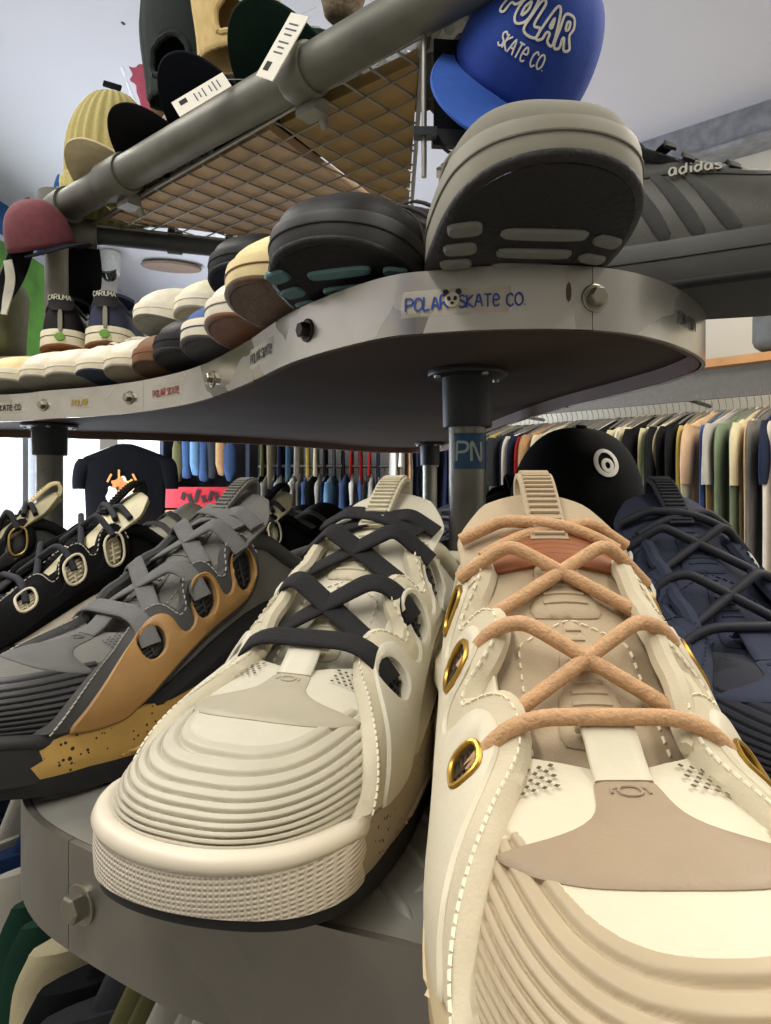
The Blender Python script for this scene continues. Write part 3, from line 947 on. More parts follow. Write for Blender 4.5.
def shoe_sole(style, c, root, n, bumper=True, treads=None, low=False):
    la = LASTS[style]; sp = SPRING[style]
    P, N = la.outline(n); u = P[:, 1]
    one = np.ones(len(u))
    s = sp(u); b_ = la.b(u)
    ch = style == 'chunky'
    ot = np.interp(u, [0, .03, .07, .3], [.0065, .008, .0125, .0125]) if ch else .005
    # outsole
    G = sweep(P, N, [(.001 * one, s), (.0045 * one, s + .001), (.0055 * one, s + ot * .6), (.005 * one, s + ot), (.001 * one, s + ot + .0005)])
    mb = MB(); mb.grid(G, closeu=True, flip=False)
    # bottom face rows
    m = n - 1
    k = len(mb.v)
    th = np.linspace(0, PI, n); uu = la.L / 2 * (1 - np.cos(th)); ww = la.w(uu) + .001
    rows = np.stack([np.stack([ww * q, uu, sp(uu)], 1) for q in (1, .6, .2, -.2, -.6, -1)], axis=1)
    mb.grid(rows, flip=True)
    out = mb.build('outsole', c['outsole'], root, sharp=50, fix=False)
    if treads:
        def S_b(a, v): return np.stack([v, a, sp(a) + 0 * a], axis=1)
        for (u0, v0, ru, rv, rot) in treads:
            cpts = []
            for t in np.linspace(0, 2 * PI, 22, endpoint=False):
                ex = abs(math.cos(t)) ** .5 * math.copysign(1, math.cos(t)) * ru
                ey = abs(math.sin(t)) ** .5 * math.copysign(1, math.sin(t)) * rv
                cpts.append((u0 + ex * math.cos(rot) - ey * math.sin(rot), v0 + ex * math.sin(rot) + ey * math.cos(rot)))
            nn = surf_normal(S_b, np.array([u0]), np.array([v0]))[0]
            v, f = applique(S_b, cpts, th=.0022, step=.0035, bevel=.0012, flip=-1 if nn[2] > 0 else 1)
            obj('tread_block', v, f, c['tread'], out)
    # midsole
    one_ = one
    top = b_ + (.005 - .006 * np.clip((.075 - u) / .03, 0, 1) if ch else .004)
    if ch:
        wave = .004 * np.exp(-((u - .15) / .05) ** 2)
        prof = [(.001 * one, s + ot - .001), (.0050 * one, s + ot - .001), (.0062 * one, s + ot + .006), (.0050 * one, (s + ot + top) / 2), (.0052 * one, top + wave - .003), (.0040 * one, top + wave), (-.003 * one, top + wave + .0012), (-.008 * one, top + wave - .001)]
    else:
        prof = [(.001 * one, s + ot - .001), (.0045 * one, s + ot - .001), (.0050 * one, s + ot + .001), (.0045 * one, top - .0035), (.0036 * one, top - .0005), (.001 * one, top), (-.004 * one, top - .001)]
    mb = MB(); mb.grid(sweep(P, N, prof), closeu=True)
    mid = mb.build('midsole', c['midsole'], root, sharp=50, fix=False)
    if not ch and not low:      # foxing line
        mb = MB(); zz = s + (top - s) * .62
        mb.grid(sweep(P, N, [(.0048 * one, zz - .0008), (.0056 * one, zz - .0004), (.0056 * one, zz + .0004), (.0046 * one, zz + .0008)]), closeu=True)
        mb.build('foxing_line', c.get('fox', c['midsole']), mid, fix=False)
    if ch:
        # toe bumper: textured wall and smooth lip
        nn = len(u)
        idx = np.arange(nn)
        order = np.concatenate([idx[nn // 2 + 1:], idx[:nn // 2 + 1]])
        order = order[(u[order] < .062)]
        Pq, Nq, uq = P[order], N[order], u[order]
        sq = sp(uq); bq = la.b(uq)
        fd = np.clip((.062 - uq) / .026, 0, 1); fd = fd * fd * (3 - 2 * fd)
        z0 = sq + np.interp(uq, [0, .03, .07], [.0065, .008, .0125]) * .8
        z1 = bq - .0016 - .004 * (1 - fd); z2 = bq + .0035
        w1 = lambda x: x * fd + .003 * (1 - fd)
        one = np.ones(len(uq))
        G = sweep(Pq, Nq, [(w1(.004 * one), z0 - .0005), (w1(.0064 * one), z0), (w1(.0070 * one), z0 * .5 + z1 * .5), (w1(.0066 * one), z1), (w1(.005 * one), z1 + .0006)])
        mb = MB(); mb.grid(G); mb.build('toe_bumper', c['bumper'], root, sharp=50, fix=False)
        G = sweep(Pq, Nq, [(w1(.0050 * one), z1 - .0005), (w1(.0068 * one), z1 + .0002), (w1(.0076 * one), z1 * .6 + z2 * .4), (w1(.0066 * one), z1 * .2 + z2 * .8), (w1(.0050 * one), z2 + .0006), (w1(.0010 * one), z2), (w1(-.003 * one), z2 - .002)])
        mb = MB(); mb.grid(G); mb.build('bumper_lip', c.get('lip', c['bumper']), root, sharp=60, fix=False)
        if not low:
            # sculpted groove bar along the side of the midsole
            for sd in (1, -1):
                def S_side(a, z, sd=sd):
                    w = la.w(a); dw = (la.w(a + 1e-3) - la.w(a - 1e-3)) / 2e-3
                    nl = np.sqrt(1 + dw * dw)
                    return np.stack([sd * (w + .0046 / nl), a - .0046 * dw / nl, z], axis=1)
                cp = spline([(.085, .014), (.10, .013), (.16, .014), (.24, .016), (.25, .021), (.2, .020), (.15, .0185), (.105, .0175)], 6)
                v, f = applique(S_side, cp, th=.0022, step=.0035, bevel=.0015, flip=(-1 if sd > 0 else 1) * -1 * -1 if False else (1 if surf_normal(S_side, np.array([.12]), np.array([.02]))[0][0] * sd > 0 else -1))
                obj('midsole_rib', v, f, c['midsole'], mid)
    return out

def sflip(S, u, t):
    """sign that makes the normal point outward"""
    n = surf_normal(S, np.array([u]), np.array([t]))[0]
    p = S(np.array([u]), np.array([t]))[0]
    ref = np.array([p[0] * 1.0, 0, p[2] - .02])
    return 1 if np.dot(n, ref) > 0 else -1

EY = [(.046, .985), (.054, .86), (.064, .69), (.076, .53), (.089, .40), (.100, .290), (.113, .225), (.123, .235), (.1295, .31), (.1335, .45), (.1365, .42), (.140, .33), (.146, .265), (.153, .26), (.1595, .32), (.1640, .46), (.167, .43), (.171, .35), (.177, .30), (.185, .30), (.192, .38), (.196, .52), (.194, .66), (.178, .75), (.15, .77), (.132, .80), (.115, .86), (.098, .94), (.086, .985)]
EYO = [(.060, .97), (.069, .82), (.080, .67), (.091, .53), (.102, .42), (.113, .352), (.1215, .362), (.1275, .45), (.1305, .62), (.1385, .62), (.1415, .49), (.1465, .392), (.1525, .39), (.158, .45), (.162, .61), (.1685, .61), (.1725, .49), (.178, .422), (.1845, .422), (.189, .50), (.190, .62), (.178, .71), (.15, .73), (.13, .76), (.112, .82), (.097, .91), (.085, .975)]
HOLES = [(.1135, .520), (.1490, .535), (.1805, .550)]
def ell(c, ru, rt, rot=0, n=16, p=1.0):
    out = []
    for t in np.linspace(0, 2 * PI, n, endpoint=False):
        x = ru * abs(math.cos(t)) ** p * math.copysign(1, math.cos(t)); y = rt * abs(math.sin(t)) ** p * math.copysign(1, math.sin(t))
        out.append((c[0] + x * math.cos(rot) - y * math.sin(rot), c[1] + (x * math.sin(rot) + y * math.cos(rot))))
    return out

TONGUE_T = pchip([.085, .105, .12, .15, .18, .20, .212, .22], [.046, .060, .071, .096, .121, .137, .145, .1495])
def tongue_z(u, x):
    return TONGUE_T(u) - .012 * (np.asarray(x) / .036) ** 2

def shell_z(la, u, x):
    w = la.w(u); c = np.clip(np.abs(x) / w, 0, 1) ** (1 / la.e1)
    return la.b(u) + (la.T(u) - la.b(u)) * np.sqrt(np.clip(1 - c * c, 0, 1)) ** la.e2

def lace_path(a, b_, c_lift, la, n=34, samp=None):
    """a, b_ : (u, t, lift, under) ends on the eyestays; runs over the tongue between"""
    pa = la.P(np.array([a[0]]), np.array([a[1]]))[0]; pb = la.P(np.array([b_[0]]), np.array([b_[1]]))[0]
    na = surf_normal(la.S, np.array([a[0]]), np.array([a[1]]))[0] * sflip(la.S, a[0], a[1])
    nb_ = surf_normal(la.S, np.array([b_[0]]), np.array([b_[1]]))[0] * sflip(la.S, b_[0], b_[1])
    pa = pa + na * a[2]; pb = pb + nb_ * b_[2]
    q = np.linspace(0, 1, n)[:, None]
    L = pa * (1 - q) + pb * q
    z = np.maximum(L[:, 2], tongue_z(L[:, 1], L[:, 0]) + c_lift)
    # clear the eyestays at the ends that run over them
    sh_ = shell_z(la, L[:, 1], L[:, 0]) + .0090
    sg = np.sign(L[:, 0])
    over = ((sg == np.sign(a[1])) & (a[2] > .002)) | ((sg == np.sign(b_[1])) & (b_[2] > .002))
    inner = np.abs(L[:, 0]) > .018
    q1 = q[:, 0]; dip = np.minimum(q1, 1 - q1) / .10
    z = np.where(over & inner, np.maximum(z, sh_ - .006 * np.clip(1 - dip, 0, 1)), z)
    # taut string: upper hull of the heights it has to clear
    xs = q[:, 0]; hull = []
    for k in range(n):
        while len(hull) >= 2:
            a_, b2 = hull[-2], hull[-1]
            if (z[b2] - z[a_]) * (xs[k] - xs[a_]) <= (z[k] - z[a_]) * (xs[b2] - xs[a_]): hull.pop()
            else: break
        hull.append(k)
    z = np.interp(xs, xs[hull], z[hull])
    L[:, 2] = z
    for it in range(3):
        L[1:-1] = L[1:-1] * .5 + (L[:-2] + L[2:]) * .25
    return L

ZBX = [0, .03, .06, .09]; ZB = [.0375, .0345, .031, .029]; ZT = [.0530, .0552, .0570, .0588]
def bend_tree(o, k):
    for ch in o.children:
        n = len(ch.data.vertices); co = np.empty(n * 3); ch.data.vertices.foreach_get('co', co)
        co = co.reshape(-1, 3); q = np.clip(co[:, 1] / .22, -.2, 1.5)
        co[:, 0] += k * 4 * q * (1 - q)
        ch.data.vertices.foreach_set('co', co.ravel()); ch.data.update()
        bend_tree(ch, k)

def chunky_shoe(name, label, loc, yaw, c, group='chunky skate shoes on the lower deck', detail=2, pitch=0.0, flat_lace=True, bend=0.0, scale=1.0, extras=(), cat='shoe', jitter=0.0, tiltx=0.0):
    la = LASTS['chunky']
    root = empty(name, loc, (tiltx, pitch, yaw), label, cat, group)
    root.scale = (scale,) * 3
    n = {2: 170, 1: 56, 0: 36}[detail]
    shoe_sole('chunky', c, root, n, low=detail < 2)
    # ---------- upper shell
    nu, nt = {2: (90, 260), 1: (70, 100), 0: (40, 48)}[detail]
    th = np.linspace(.03, PI - .03, nu)
    u = la.L / 2 * (1 - np.cos(th))
    # denser rows on the toe
    u = np.sort(np.concatenate([u, np.linspace(.02, .303, nu + 70 if detail == 2 else nu // 2) ** 2]))
    nu = len(u)
    tt = np.linspace(-1, 1, nt)
    Ug, Tg = np.meshgrid(u, tt, indexing='ij')
    tin = la.tin(Ug)
    Tm = np.sign(Tg) * (tin + (1 - tin) * np.abs(Tg))
    Pg = la.P(Ug, Tm)
    nn = surf_normal(la.S, Ug.ravel(), np.clip(Tm, -.998, .998).ravel()).reshape(Pg.shape)
    nn *= np.sign((nn * np.stack([Pg[..., 0], 0 * Ug, Pg[..., 2] - .02], -1)).sum(-1))[..., None]
    zb = np.interp(Ug, ZBX, ZB); zt = np.interp(Ug, ZBX, ZT)
    m = (Pg[..., 2] - zb) / (zt - zb)
    def mval(Ux, Tx):
        Pz = la.P(Ux, Tx)[..., 2]
        zb_ = np.interp(Ux, ZBX, ZB); zt_ = np.interp(Ux, ZBX, ZT)
        return (Pz - zb_) / (zt_ - zb_)
    # snap one row of points onto the upper end of the ridges
    for j in range(nt):
        over_ = np.nonzero(m[:, j] > 1)[0]
        if len(over_) and 0 < over_[0] < nu - 2 and u[over_[0]] < .088:
            i = over_[0]; lo_, hi_ = Ug[i - 1, j], Ug[i, j]; t1 = np.array([Tm[i, j]])
            for it in range(18):
                md_ = (lo_ + hi_) / 2
                if mval(np.array([md_]), t1)[0] > 1: hi_ = md_
                else: lo_ = md_
            Ug[i, j] = lo_
    Pg = la.P(Ug, Tm); m = mval(Ug, Tm); m = np.where(np.abs(m - 1) < 1e-5, np.minimum(m, 1.0), m)
    R = c.get('R', 10)
    fr = (m * R) % 1.0
    ridge = np.where((m > 0) & (m <= 1.0), -np.exp(-((fr - .5) / .125) ** 2) * .0021 + .0005, 0)
    side = np.clip((.088 - Ug) / .004, 0, 1)
    Pg = Pg + nn * (ridge * side)[..., None]
    isr = (m > -.3) & (m <= 1.0001) & (Ug < .085)
    up = MB(); rd = MB()
    idx = np.arange(nu * nt).reshape(nu, nt)
    fr_, fu_ = [], []
    half = nt // 2
    opening = la.tin(u) > 0
    for i in range(nu - 1):
        for j in range(nt - 1):
            if j == (nt - 1) // 2 and (nt % 2 == 0) and (opening[i] or opening[i + 1]): continue
            f = (idx[i, j], idx[i, j + 1], idx[i + 1, j + 1], idx[i + 1, j])
            ins = (isr[i, j], isr[i, j + 1], isr[i + 1, j + 1], isr[i + 1, j])
            k_ = sum(ins)
            if k_ == 4: fr_.append(f)
            elif k_ == 3:
                o_ = ins.index(False)
                fr_.append((f[(o_ + 1) % 4], f[(o_ + 2) % 4], f[(o_ + 3) % 4])); fu_.append((f[(o_ + 3) % 4], f[o_], f[(o_ + 1) % 4]))
            else: fu_.append(f)
    V = Pg.reshape(-1, 3)
    def sub(fs, nm, mat):
        used = sorted({k for f in fs for k in f}); mp = {k: i for i, k in enumerate(used)}
        return obj(nm, V[used], [tuple(mp[k] for k in f) for f in fs], mat, root, sharp=None)
    upo = sub(fu_, 'upper', c['upper']); 
    if fr_: sub(fr_, 'toe_ridges', c['ridge'])
    md = upo.modifiers.new('thickness', 'SOLIDIFY'); md.thickness = .0025; md.offset = -1
    # ---------- collar padding
    uu = np.concatenate([np.linspace(.175, .297, 26)])
    for sd in (1, -1):
        pass
    ring = [la.P(np.array([x]), np.array([float(la.tin(x))]))[0] for x in uu] + [la.P(np.array([x]), np.array([-float(la.tin(x))]))[0] for x in uu[::-1]]
    mb = MB(); mb.tube([tuple(p + np.array([0, 0, .002])) for p in ring], .0055, 10); mb.build('collar', c['collar'], root)
    # ---------- tongue
    us = np.linspace(.088, .219, 34); vs = np.linspace(-1, 1, 21)
    hw = np.interp(us, [.088, .12, .16, .205, .219], [.026, .031, .035, .037, .021])
    top = np.stack([np.stack([hw * v, us, tongue_z(us, hw * v) + .0005 * 0], 1) for v in vs], axis=1)
    bot = top.copy(); thk = .009 * np.sqrt(np.clip(1 - np.abs(vs) ** 3, 0, 1))
    bot[..., 2] -= thk[None, :] + .0005; bot[..., 1] += thk[None, :] * .6
    mb = MB(); mb.grid(np.concatenate([top, bot[:, ::-1]], axis=1), closev=True)
    k = len(us) - 1; w_ = 42
    mb.f.append(tuple(k * w_ + j for j in range(w_)))
    tong = mb.build('tongue', c['tongue'], root, sharp=60)
    md = tong.modifiers.new('sub', 'SUBSURF'); md.levels = 1; md.render_levels = 1
    def S_t(a, x): return np.stack([x, a, tongue_z(a, x)], axis=1)
    ft = 1 if surf_normal(S_t, np.array([.15]), np.array([0.]))[0][2] > 0 else -1
    if detail >= 1:
        # centre strip with ribs
        for (a0, a1, w0, w1) in ((.118, .152, .011, .0035), (.158, .182, .012, .007)):
            v, f = applique(S_t, spline([(a0, -w0), (a0, w0), ((a0 + a1) / 2, w0 * .8), (a1, w1), (a1 + .004, 0), (a1, -w1), ((a0 + a1) / 2, -w0 * .8)], 4), th=.0016, step=.003, flip=ft)
            st = obj('tongue_strip', v, f, c['strip'], tong)
            mb = MB()
            for q in np.arange(a0 + .003, a1, .0033):
                hwid = (w0 + (w1 - w0) * (q - a0) / (a1 - a0)) * .72
                xs = np.linspace(-hwid, hwid, 5)
                mb.tube([(x, q, float(tongue_z(q, x)) + .0021) for x in xs], .0009, 6)
            mb.build('strip_ribs', c['strip'], st)
        if detail == 2:
            mb = stitches(S_t, [(.112, -.022), (.15, -.020), (.156, 0.), (.15, .020), (.112, .022)], pitch=.0036, off=.0004, flip=ft); o = mb.build('stitching', c['stitch'], tong); o['kind'] = 'stuff'
        if 'patch' in c:
            cp = spline([(.179, -.024), (.177, 0), (.179, .024), (.189, .022), (.1935, 0), (.189, -.022)], 5)
            v, f = applique(S_t, cp, th=.0022, step=.003, flip=ft, base=.001); pt = obj('tongue_patch', v, f, c['patch'], tong)
            mb = MB()
            for q in np.arange(.1795, .192, .0022):
                hwid = .021 * (1 - ((q - .185) / .011) ** 2 * .3)
                mb.tube([(x, q, float(tongue_z(q, x)) + .0035) for x in np.linspace(-hwid, hwid, 7)], .0008, 6)
            mb.build('patch_ribs', c['patch'], pt)
    # ---------- pull loop on the tongue
    lp = [(.186, .1285), (.196, .139), (.205, .148), (.213, .1545), (.2195, .1555), (.222, .150), (.2195, .1425), (.214, .136)]
    lp = spline(lp, 4, False)
    pts = np.column_stack([np.zeros(len(lp)), lp])
    tg = np.gradient(lp, axis=0); nr = np.column_stack([np.zeros(len(lp)), -tg[:, 1], tg[:, 0]])
    mb = MB(); mb.ribbon(pts, nr, .0165, .0028); pl = mb.build('pull_loop', c['loop'], root, sharp=60)
    if detail >= 1:
        mb = MB()
        for k in range(1, 17):
            p, q = pts[k], nr[k] / (np.linalg.norm(nr[k]) + 1e-9)
            mb.tube([tuple(p + q * .0019 + np.array([x, 0, 0])) for x in (-.0062, 0, .0062)], .0009, 6)
        mb.build('loop_ribs', c['loop'], pl)
    # ---------- vamp overlay and logo
    tsc = .06
    if detail >= 1:
        hf = [(.100, .03), (.0975, .055), (.092, .066), (.0865, .080), (.0822, .115), (.0792, .18), (.0780, .28), (.0790, .40), (.0800, .50), (.0745, .46), (.0665, .36), (.0600, .22), (.0575, .10)]
        cp = [(.1005, 0)] + hf + [(.0570, 0)] + [(a_, -b2) for a_, b2 in hf[::-1]]
        v, f = applique(la.S, spline(cp, 4), th=.0011, step=.0028, tscale=tsc, flip=sflip(la.S, .08, .01))
        vo = obj('vamp_overlay', v, f, c['overlay'], root)
        if detail == 2:
            mb = MB(); pts = []
            for t in np.linspace(0, 2 * PI, 20):
                pts.append((.0925 + .0020 * math.cos(t), .014 * math.sin(t)))
            A = np.array(pts); Pq = la.P(A[:, 0], A[:, 1]); Pq[:, 2] += .0013
            mb.tube([tuple(p) for p in Pq], .0005, 6)
            for sg in (-1, 1):
                A = np.array([(.0925 + .0016, sg * .016), (.0935, sg * .026), (.0915, sg * .028)]); Pq = la.P(A[:, 0], A[:, 1]); Pq[:, 2] += .0012
                mb.tube([tuple(p) for p in Pq], .0005, 6)
            mb.build('embossed_logo', c['overlay'], vo)
    # ---------- perforations by the lace keeper
    if detail == 2:
        mb = MB()
        for sg in (-1, 1):
            for i in range(5):
                for j in range(5):
                    uu_, t_ = .0965 + .0021 * i, sg * (.17 + .045 * j + (.022 if i % 2 else 0))
                    A = np.array([uu_ + .0008, uu_, uu_ - .0008, uu_]); B = np.array([t_, t_ + .013, t_, t_ - .013])
                    q = la.P(A, B); q[:, 2] += .0013
                    mb.add(q, [(0, 1, 2, 3)])
        o = mb.build('perforations', c['hole'], root, smooth=False, fix=False); o['kind'] = 'stuff'
    # ---------- eyestays, overlays, eyelets
    rt = .085; hs_ = c.get('hs', 1.0)
    for sd in (1, -1):
        def mirror(cp): return [(p[0], p[1] * sd) for p in cp]
        fl = sflip(la.S, .13, .6 * sd)
        if detail >= 1:
            hs = [ell(h, .0076 * hs_, .118 * hs_, 0, 18, .8) for h in HOLES]
            st_ = .003 if detail == 2 else .005
            v, f = applique(la.S, mirror(spline(EY, 4)), [mirror(h) for h in hs], th=.0056, step=st_, tscale=rt, bevel=.0034, flip=fl)
            ey = obj('eyestay', v, f, c['eyestay'], root)
            hs2 = [ell(h, .0080 * hs_, .123 * hs_, 0, 18, .8) for h in HOLES]
            v, f = applique(la.S, mirror(spline(EYO, 4)), [mirror(h) for h in hs2], th=.0016, step=st_, tscale=rt, bevel=.0012, base=.0054, flip=fl, sink=.004)
            eo = obj('eyestay_overlay', v, f, c['eyeover'], ey)
            for h in HOLES:      # dark webbing inside each eyelet
                v, f = applique(la.S, mirror(ell(h, .0084 * hs_, .128 * hs_, 0, 14)), th=c.get('eyl', .0012), step=.004, tscale=rt, flip=fl); w_ = obj('eyelet', v, f, c['eyelet'], ey)
                if detail == 2:
                    mb = MB()
                    for q in np.linspace(-.8, .8, 5):
                        A = np.array([h[0] - .0055 * hs_, h[0], h[0] + .0055 * hs_]); B = np.full(3, (h[1] + q * .095 * hs_)) * sd
                        pp = la.P(A, B); nq = surf_normal(la.S, A, B) * fl
                        mb.tube([tuple(x) for x in pp + nq * (.0008 + c.get('eyl', .0012))], .0008, 6)
                    A = np.linspace(h[1] - .10 * hs_, h[1] + .10 * hs_, 5) * sd; pp = la.P(np.full(5, h[0]), A); nq = surf_normal(la.S, np.full(5, h[0]), A) * fl
                    mb.tube([tuple(x) for x in pp + nq * (.0013 + c.get('eyl', .0012))], .0009, 6)
                    mb.build('eyelet_web', c.get('web', c['eyelet']), w_)
                if 'ring' in c:
                    ii = np.linspace(0, 2 * PI, 22)
                    cs_ = np.sign(np.cos(ii)) * np.abs(np.cos(ii)) ** .75; sn_ = np.sign(np.sin(ii)) * np.abs(np.sin(ii)) ** .75
                    A = h[0] + .0076 * hs_ * cs_; B = (h[1] + .118 * hs_ * sn_) * sd
                    pp = la.P(A, B); nq = surf_normal(la.S, A, B) * fl
                    mb = MB(); mb.tube([tuple(x) for x in pp + nq * .0070], .0011, 8); mb.build('eyelet_ring', c['ring'], ey)
            if detail == 2:
                path = [(p[0], p[1] * sd) for p in spline([(.052, .95), (.060, .82), (.070, .67), (.082, .52), (.094, .40), (.1035, .31), (.1135, .262), (.122, .272), (.1275, .34), (.1320, .50), (.1372, .50), (.1408, .38), (.146, .305), (.153, .30), (.158, .355), (.1625, .50), (.1675, .50), (.172, .39), (.1775, .335), (.1848, .335), (.190, .41), (.193, .50)], 5, False)]
                mb = stitches(la.S, path, pitch=.0034, off=.0058, tscale=rt, flip=fl); o = mb.build('stitching', c['stitch'], ey); o['kind'] = 'stuff'
            # side panel with a window loop
            sp_ = [(.088, .995), (.10, .93), (.118, .865), (.14, .82), (.17, .79), (.205, .77), (.245, .74), (.27, .76), (.27, .9), (.24, .93), (.19, .93), (.15, .965), (.12, .995)]
            v, f = applique(la.S, mirror(spline(sp_, 4)), th=.0055, step=.004, tscale=.07, bevel=.004, flip=fl)
            obj('side_panel', v, f, c['side'], root)
    # ---------- padded lining along the throat
    for sd in (c.get('padside', -1),):
        for (dt, rr, lf) in ((.02, .0042, .0030), (.14, .0034, .0026)):
            A = np.linspace(.110, .196, 22); Bt = (la.tin(A) * .80 + dt) * sd
            pp = la.P(A, Bt); pp[:, 2] += lf + .0012 * np.sin(A * 260)
            mb = MB(); mb.tube([tuple(x) for x in pp], [rr * (.5 + .5 * min(1, k / 3, (21 - k) / 3)) for k in range(22)], 8); mb.build('throat_padding', c.get('pad', c['eyestay']), root)
    # ---------- lace keeper
    A = np.array([.0975, .1005, .104, .108, .112, .1155, .118]); zz = np.array([.0662, .0680, .0705, .0740, .0765, .0762, .0735])
    pts = np.column_stack([np.zeros(7), A, zz]); nr = np.column_stack([np.zeros(7), -np.gradient(zz), np.gradient(A)])
    mb = MB(); mb.ribbon(pts, nr, .017, .0020); mb.build('lace_keeper', c['keeper'], root, sharp=60)
    # ---------- laces
    def lace(a, b_, lift):
        L = lace_path(a, b_, lift, la)
        mb = MB()
        if flat_lace:
            nr = np.zeros_like(L); tgl = np.gradient(L, axis=0)
            for i, p in enumerate(L):
                q = abs(p[0]) / .034
                e = 1e-3
                dz = float(tongue_z(p[1] + e, p[0]) - tongue_z(p[1] - e, p[0])) / (2 * e); dx = float(tongue_z(p[1], p[0] + e) - tongue_z(p[1], p[0] - e)) / (2 * e)
                v_ = np.array([-dx * 1.1, -dz * .8, 1.0]); nr[i] = v_ / np.linalg.norm(v_)
            mb.ribbon(L, nr, .0112, .0018)
        else:
            mb.tube([tuple(p) for p in L], .0027, 10)
        mb.build('lace', c['lace'], root, sharp=70)
    H = HOLES
    lace((.1135, -.525, .0036), (.1135, .525, .0036), .0035)
    for i in range(2):
        lace((H[i + 1][0], -H[i + 1][1], .0040), (H[i][0] + .009, .33, .0005), .0058)
        lace((H[i][0] + .009, -.33, .0005), (H[i + 1][0], H[i + 1][1], .0036), .0030)
    lace((.196, -.47, .0060), (.186, .38, .001), .0060)
    lace((.186, -.38, .001), (.196, .47, .0050), .0030)
    if bend: bend_tree(root, bend)
    return root

def lowtop_shoe(name, label, loc, yaw, c, group, detail=1, pitch=0.0, roll=0.0, treads=None, scale=1.0, cat='shoe', heel_mark=None):
    la = LASTS['vulc']
    root = empty(name, loc, (pitch, roll, yaw), label, cat, group)
    root.scale = (scale,) * 3
    n = {2: 70, 1: 44, 0: 28}[detail]
    shoe_sole('vulc', c, root, n, treads=treads, low=detail == 0)
    nu, nt = {2: (70, 80), 1: (44, 40), 0: (28, 26)}[detail]
    th = np.linspace(.03, PI - .03, nu); u = la.L / 2 * (1 - np.cos(th))
    tt = np.linspace(-1, 1, nt)
    Ug, Tg = np.meshgrid(u, tt, indexing='ij'); tin = la.tin(Ug)
    Pg = la.P(Ug, np.sign(Tg) * (tin + (1 - tin) * np.abs(Tg)))
    idx = np.arange(nu * nt).reshape(nu, nt); F = []
    op = la.tin(u) > 0
    for i in range(nu - 1):
        for j in range(nt - 1):
            if j == (nt - 1) // 2 and (op[i] or op[i + 1]): continue
            F.append((idx[i, j], idx[i, j + 1], idx[i + 1, j + 1], idx[i + 1, j]))
    upo = obj('upper', Pg.reshape(-1, 3), F, c['upper'], root, sharp=None)
    md = upo.modifiers.new('thickness', 'SOLIDIFY'); md.thickness = .0025; md.offset = -1
    fl = sflip(la.S, .05, .3)
    # toe cap seam
    ii = np.linspace(-.93, .93, 24); A = .072 - .030 * np.abs(ii) ** 2.2 * 0 + .004 * np.cos(ii * 3)
    pp = la.P(A, ii); nq = surf_normal(la.S, A, ii) * fl
    mb = MB(); mb.tube([tuple(x) for x in pp + nq * .0014], .0009, 6); mb.build('toe_seam', c.get('seam', c['upper']), root)
    # tongue
    us = np.linspace(.09, .205, 14); hw = np.interp(us, [.09, .15, .205], [.022, .03, .034]); vs = np.linspace(-1, 1, 9)
    zc = np.interp(us, [.09, .12, .16, .205], [.064, .0785, .099, .122])
    top = np.stack([np.stack([hw * v, us, zc - .012 * v * v], 1) for v in vs], axis=1)
    bot = top.copy(); bot[..., 2] -= .006
    mb = MB(); mb.grid(np.concatenate([top, bot[:, ::-1]], axis=1), closev=True)
    mb.f.append(tuple((len(us) - 1) * 18 + j for j in range(18)))
    mb.build('tongue', c['tongue'], root, sharp=60)
    # collar
    uu = np.linspace(.17, .297, 18)
    ring = [la.P(np.array([x]), np.array([float(la.tin(x))]))[0] for x in uu] + [la.P(np.array([x]), np.array([-float(la.tin(x))]))[0] for x in uu[::-1]]
    mb = MB(); mb.tube([tuple(p + np.array([0, 0, .001])) for p in ring], .0048, 8); mb.build('collar', c['collar'], root)
    if detail >= 1:
        for sd in (1, -1):
            fl2 = sflip(la.S, .14, .5 * sd)
            cp = spline([(.098, .16), (.11, .20), (.15, .27), (.19, .35), (.197, .44), (.19, .56), (.15, .52), (.115, .44), (.098, .32)], 4)
            v, f = applique(la.S, [(p[0], p[1] * sd) for p in cp], th=.0022, step=.005, tscale=.08, flip=fl2); obj('eyestay', v, f, c.get('eyestay', c['upper']), root)
            if 'stripe' in c:
                cp = spline(c['stripe_shape'], 4)
                v, f = applique(la.S, [(p[0], p[1] * sd) for p in cp], th=.0016, step=.005, tscale=.07, flip=fl2); obj('side_stripe', v, f, c['stripe'], root)
    for k in range({2: 5, 1: 4, 0: 3}[detail]):
        u0 = .112 + .019 * k if detail else .115 + .026 * k
        z0 = float(np.interp(u0, [.09, .12, .16, .205], [.064, .0785, .099, .122])) + .0035
        xs = np.linspace(-.034, .034, 9)
        pts = np.stack([xs, u0 + .004 * np.sign(xs) * (1 if k % 2 else -1), z0 + .003 - 13 * xs ** 2], 1)
        nr = np.stack([26 * xs, np.full(9, -.6), np.ones(9)], 1)
        mb = MB(); mb.ribbon(pts, nr, .008, .002); mb.build('lace', c['lace'], root, sharp=70)
    if heel_mark:
        # heel tab, stripe and round mark on the back
        def S_h(a, z):          # a across the heel (metric), z up
            th_ = a / .033
            yb = la.L - .036 + .040 * np.cos(th_) + .002
            return np.stack([.034 * np.sin(th_) * 1.0, yb, z + 0 * a], axis=1)
        f0 = 1 if surf_normal(S_h, np.array([0.]), np.array([.06]))[0][1] > 0 else -1
        for (a, z, ra, rz_, nm, mt, th_) in heel_mark:
            v, f = applique(S_h, ell((a, z), ra, rz_, 0, 20, .55 if nm != 'heel_dot' else 1), th=th_, step=.005, bevel=.001, flip=f0, sink=.006); obj(nm, v, f, mt, root)
    return root
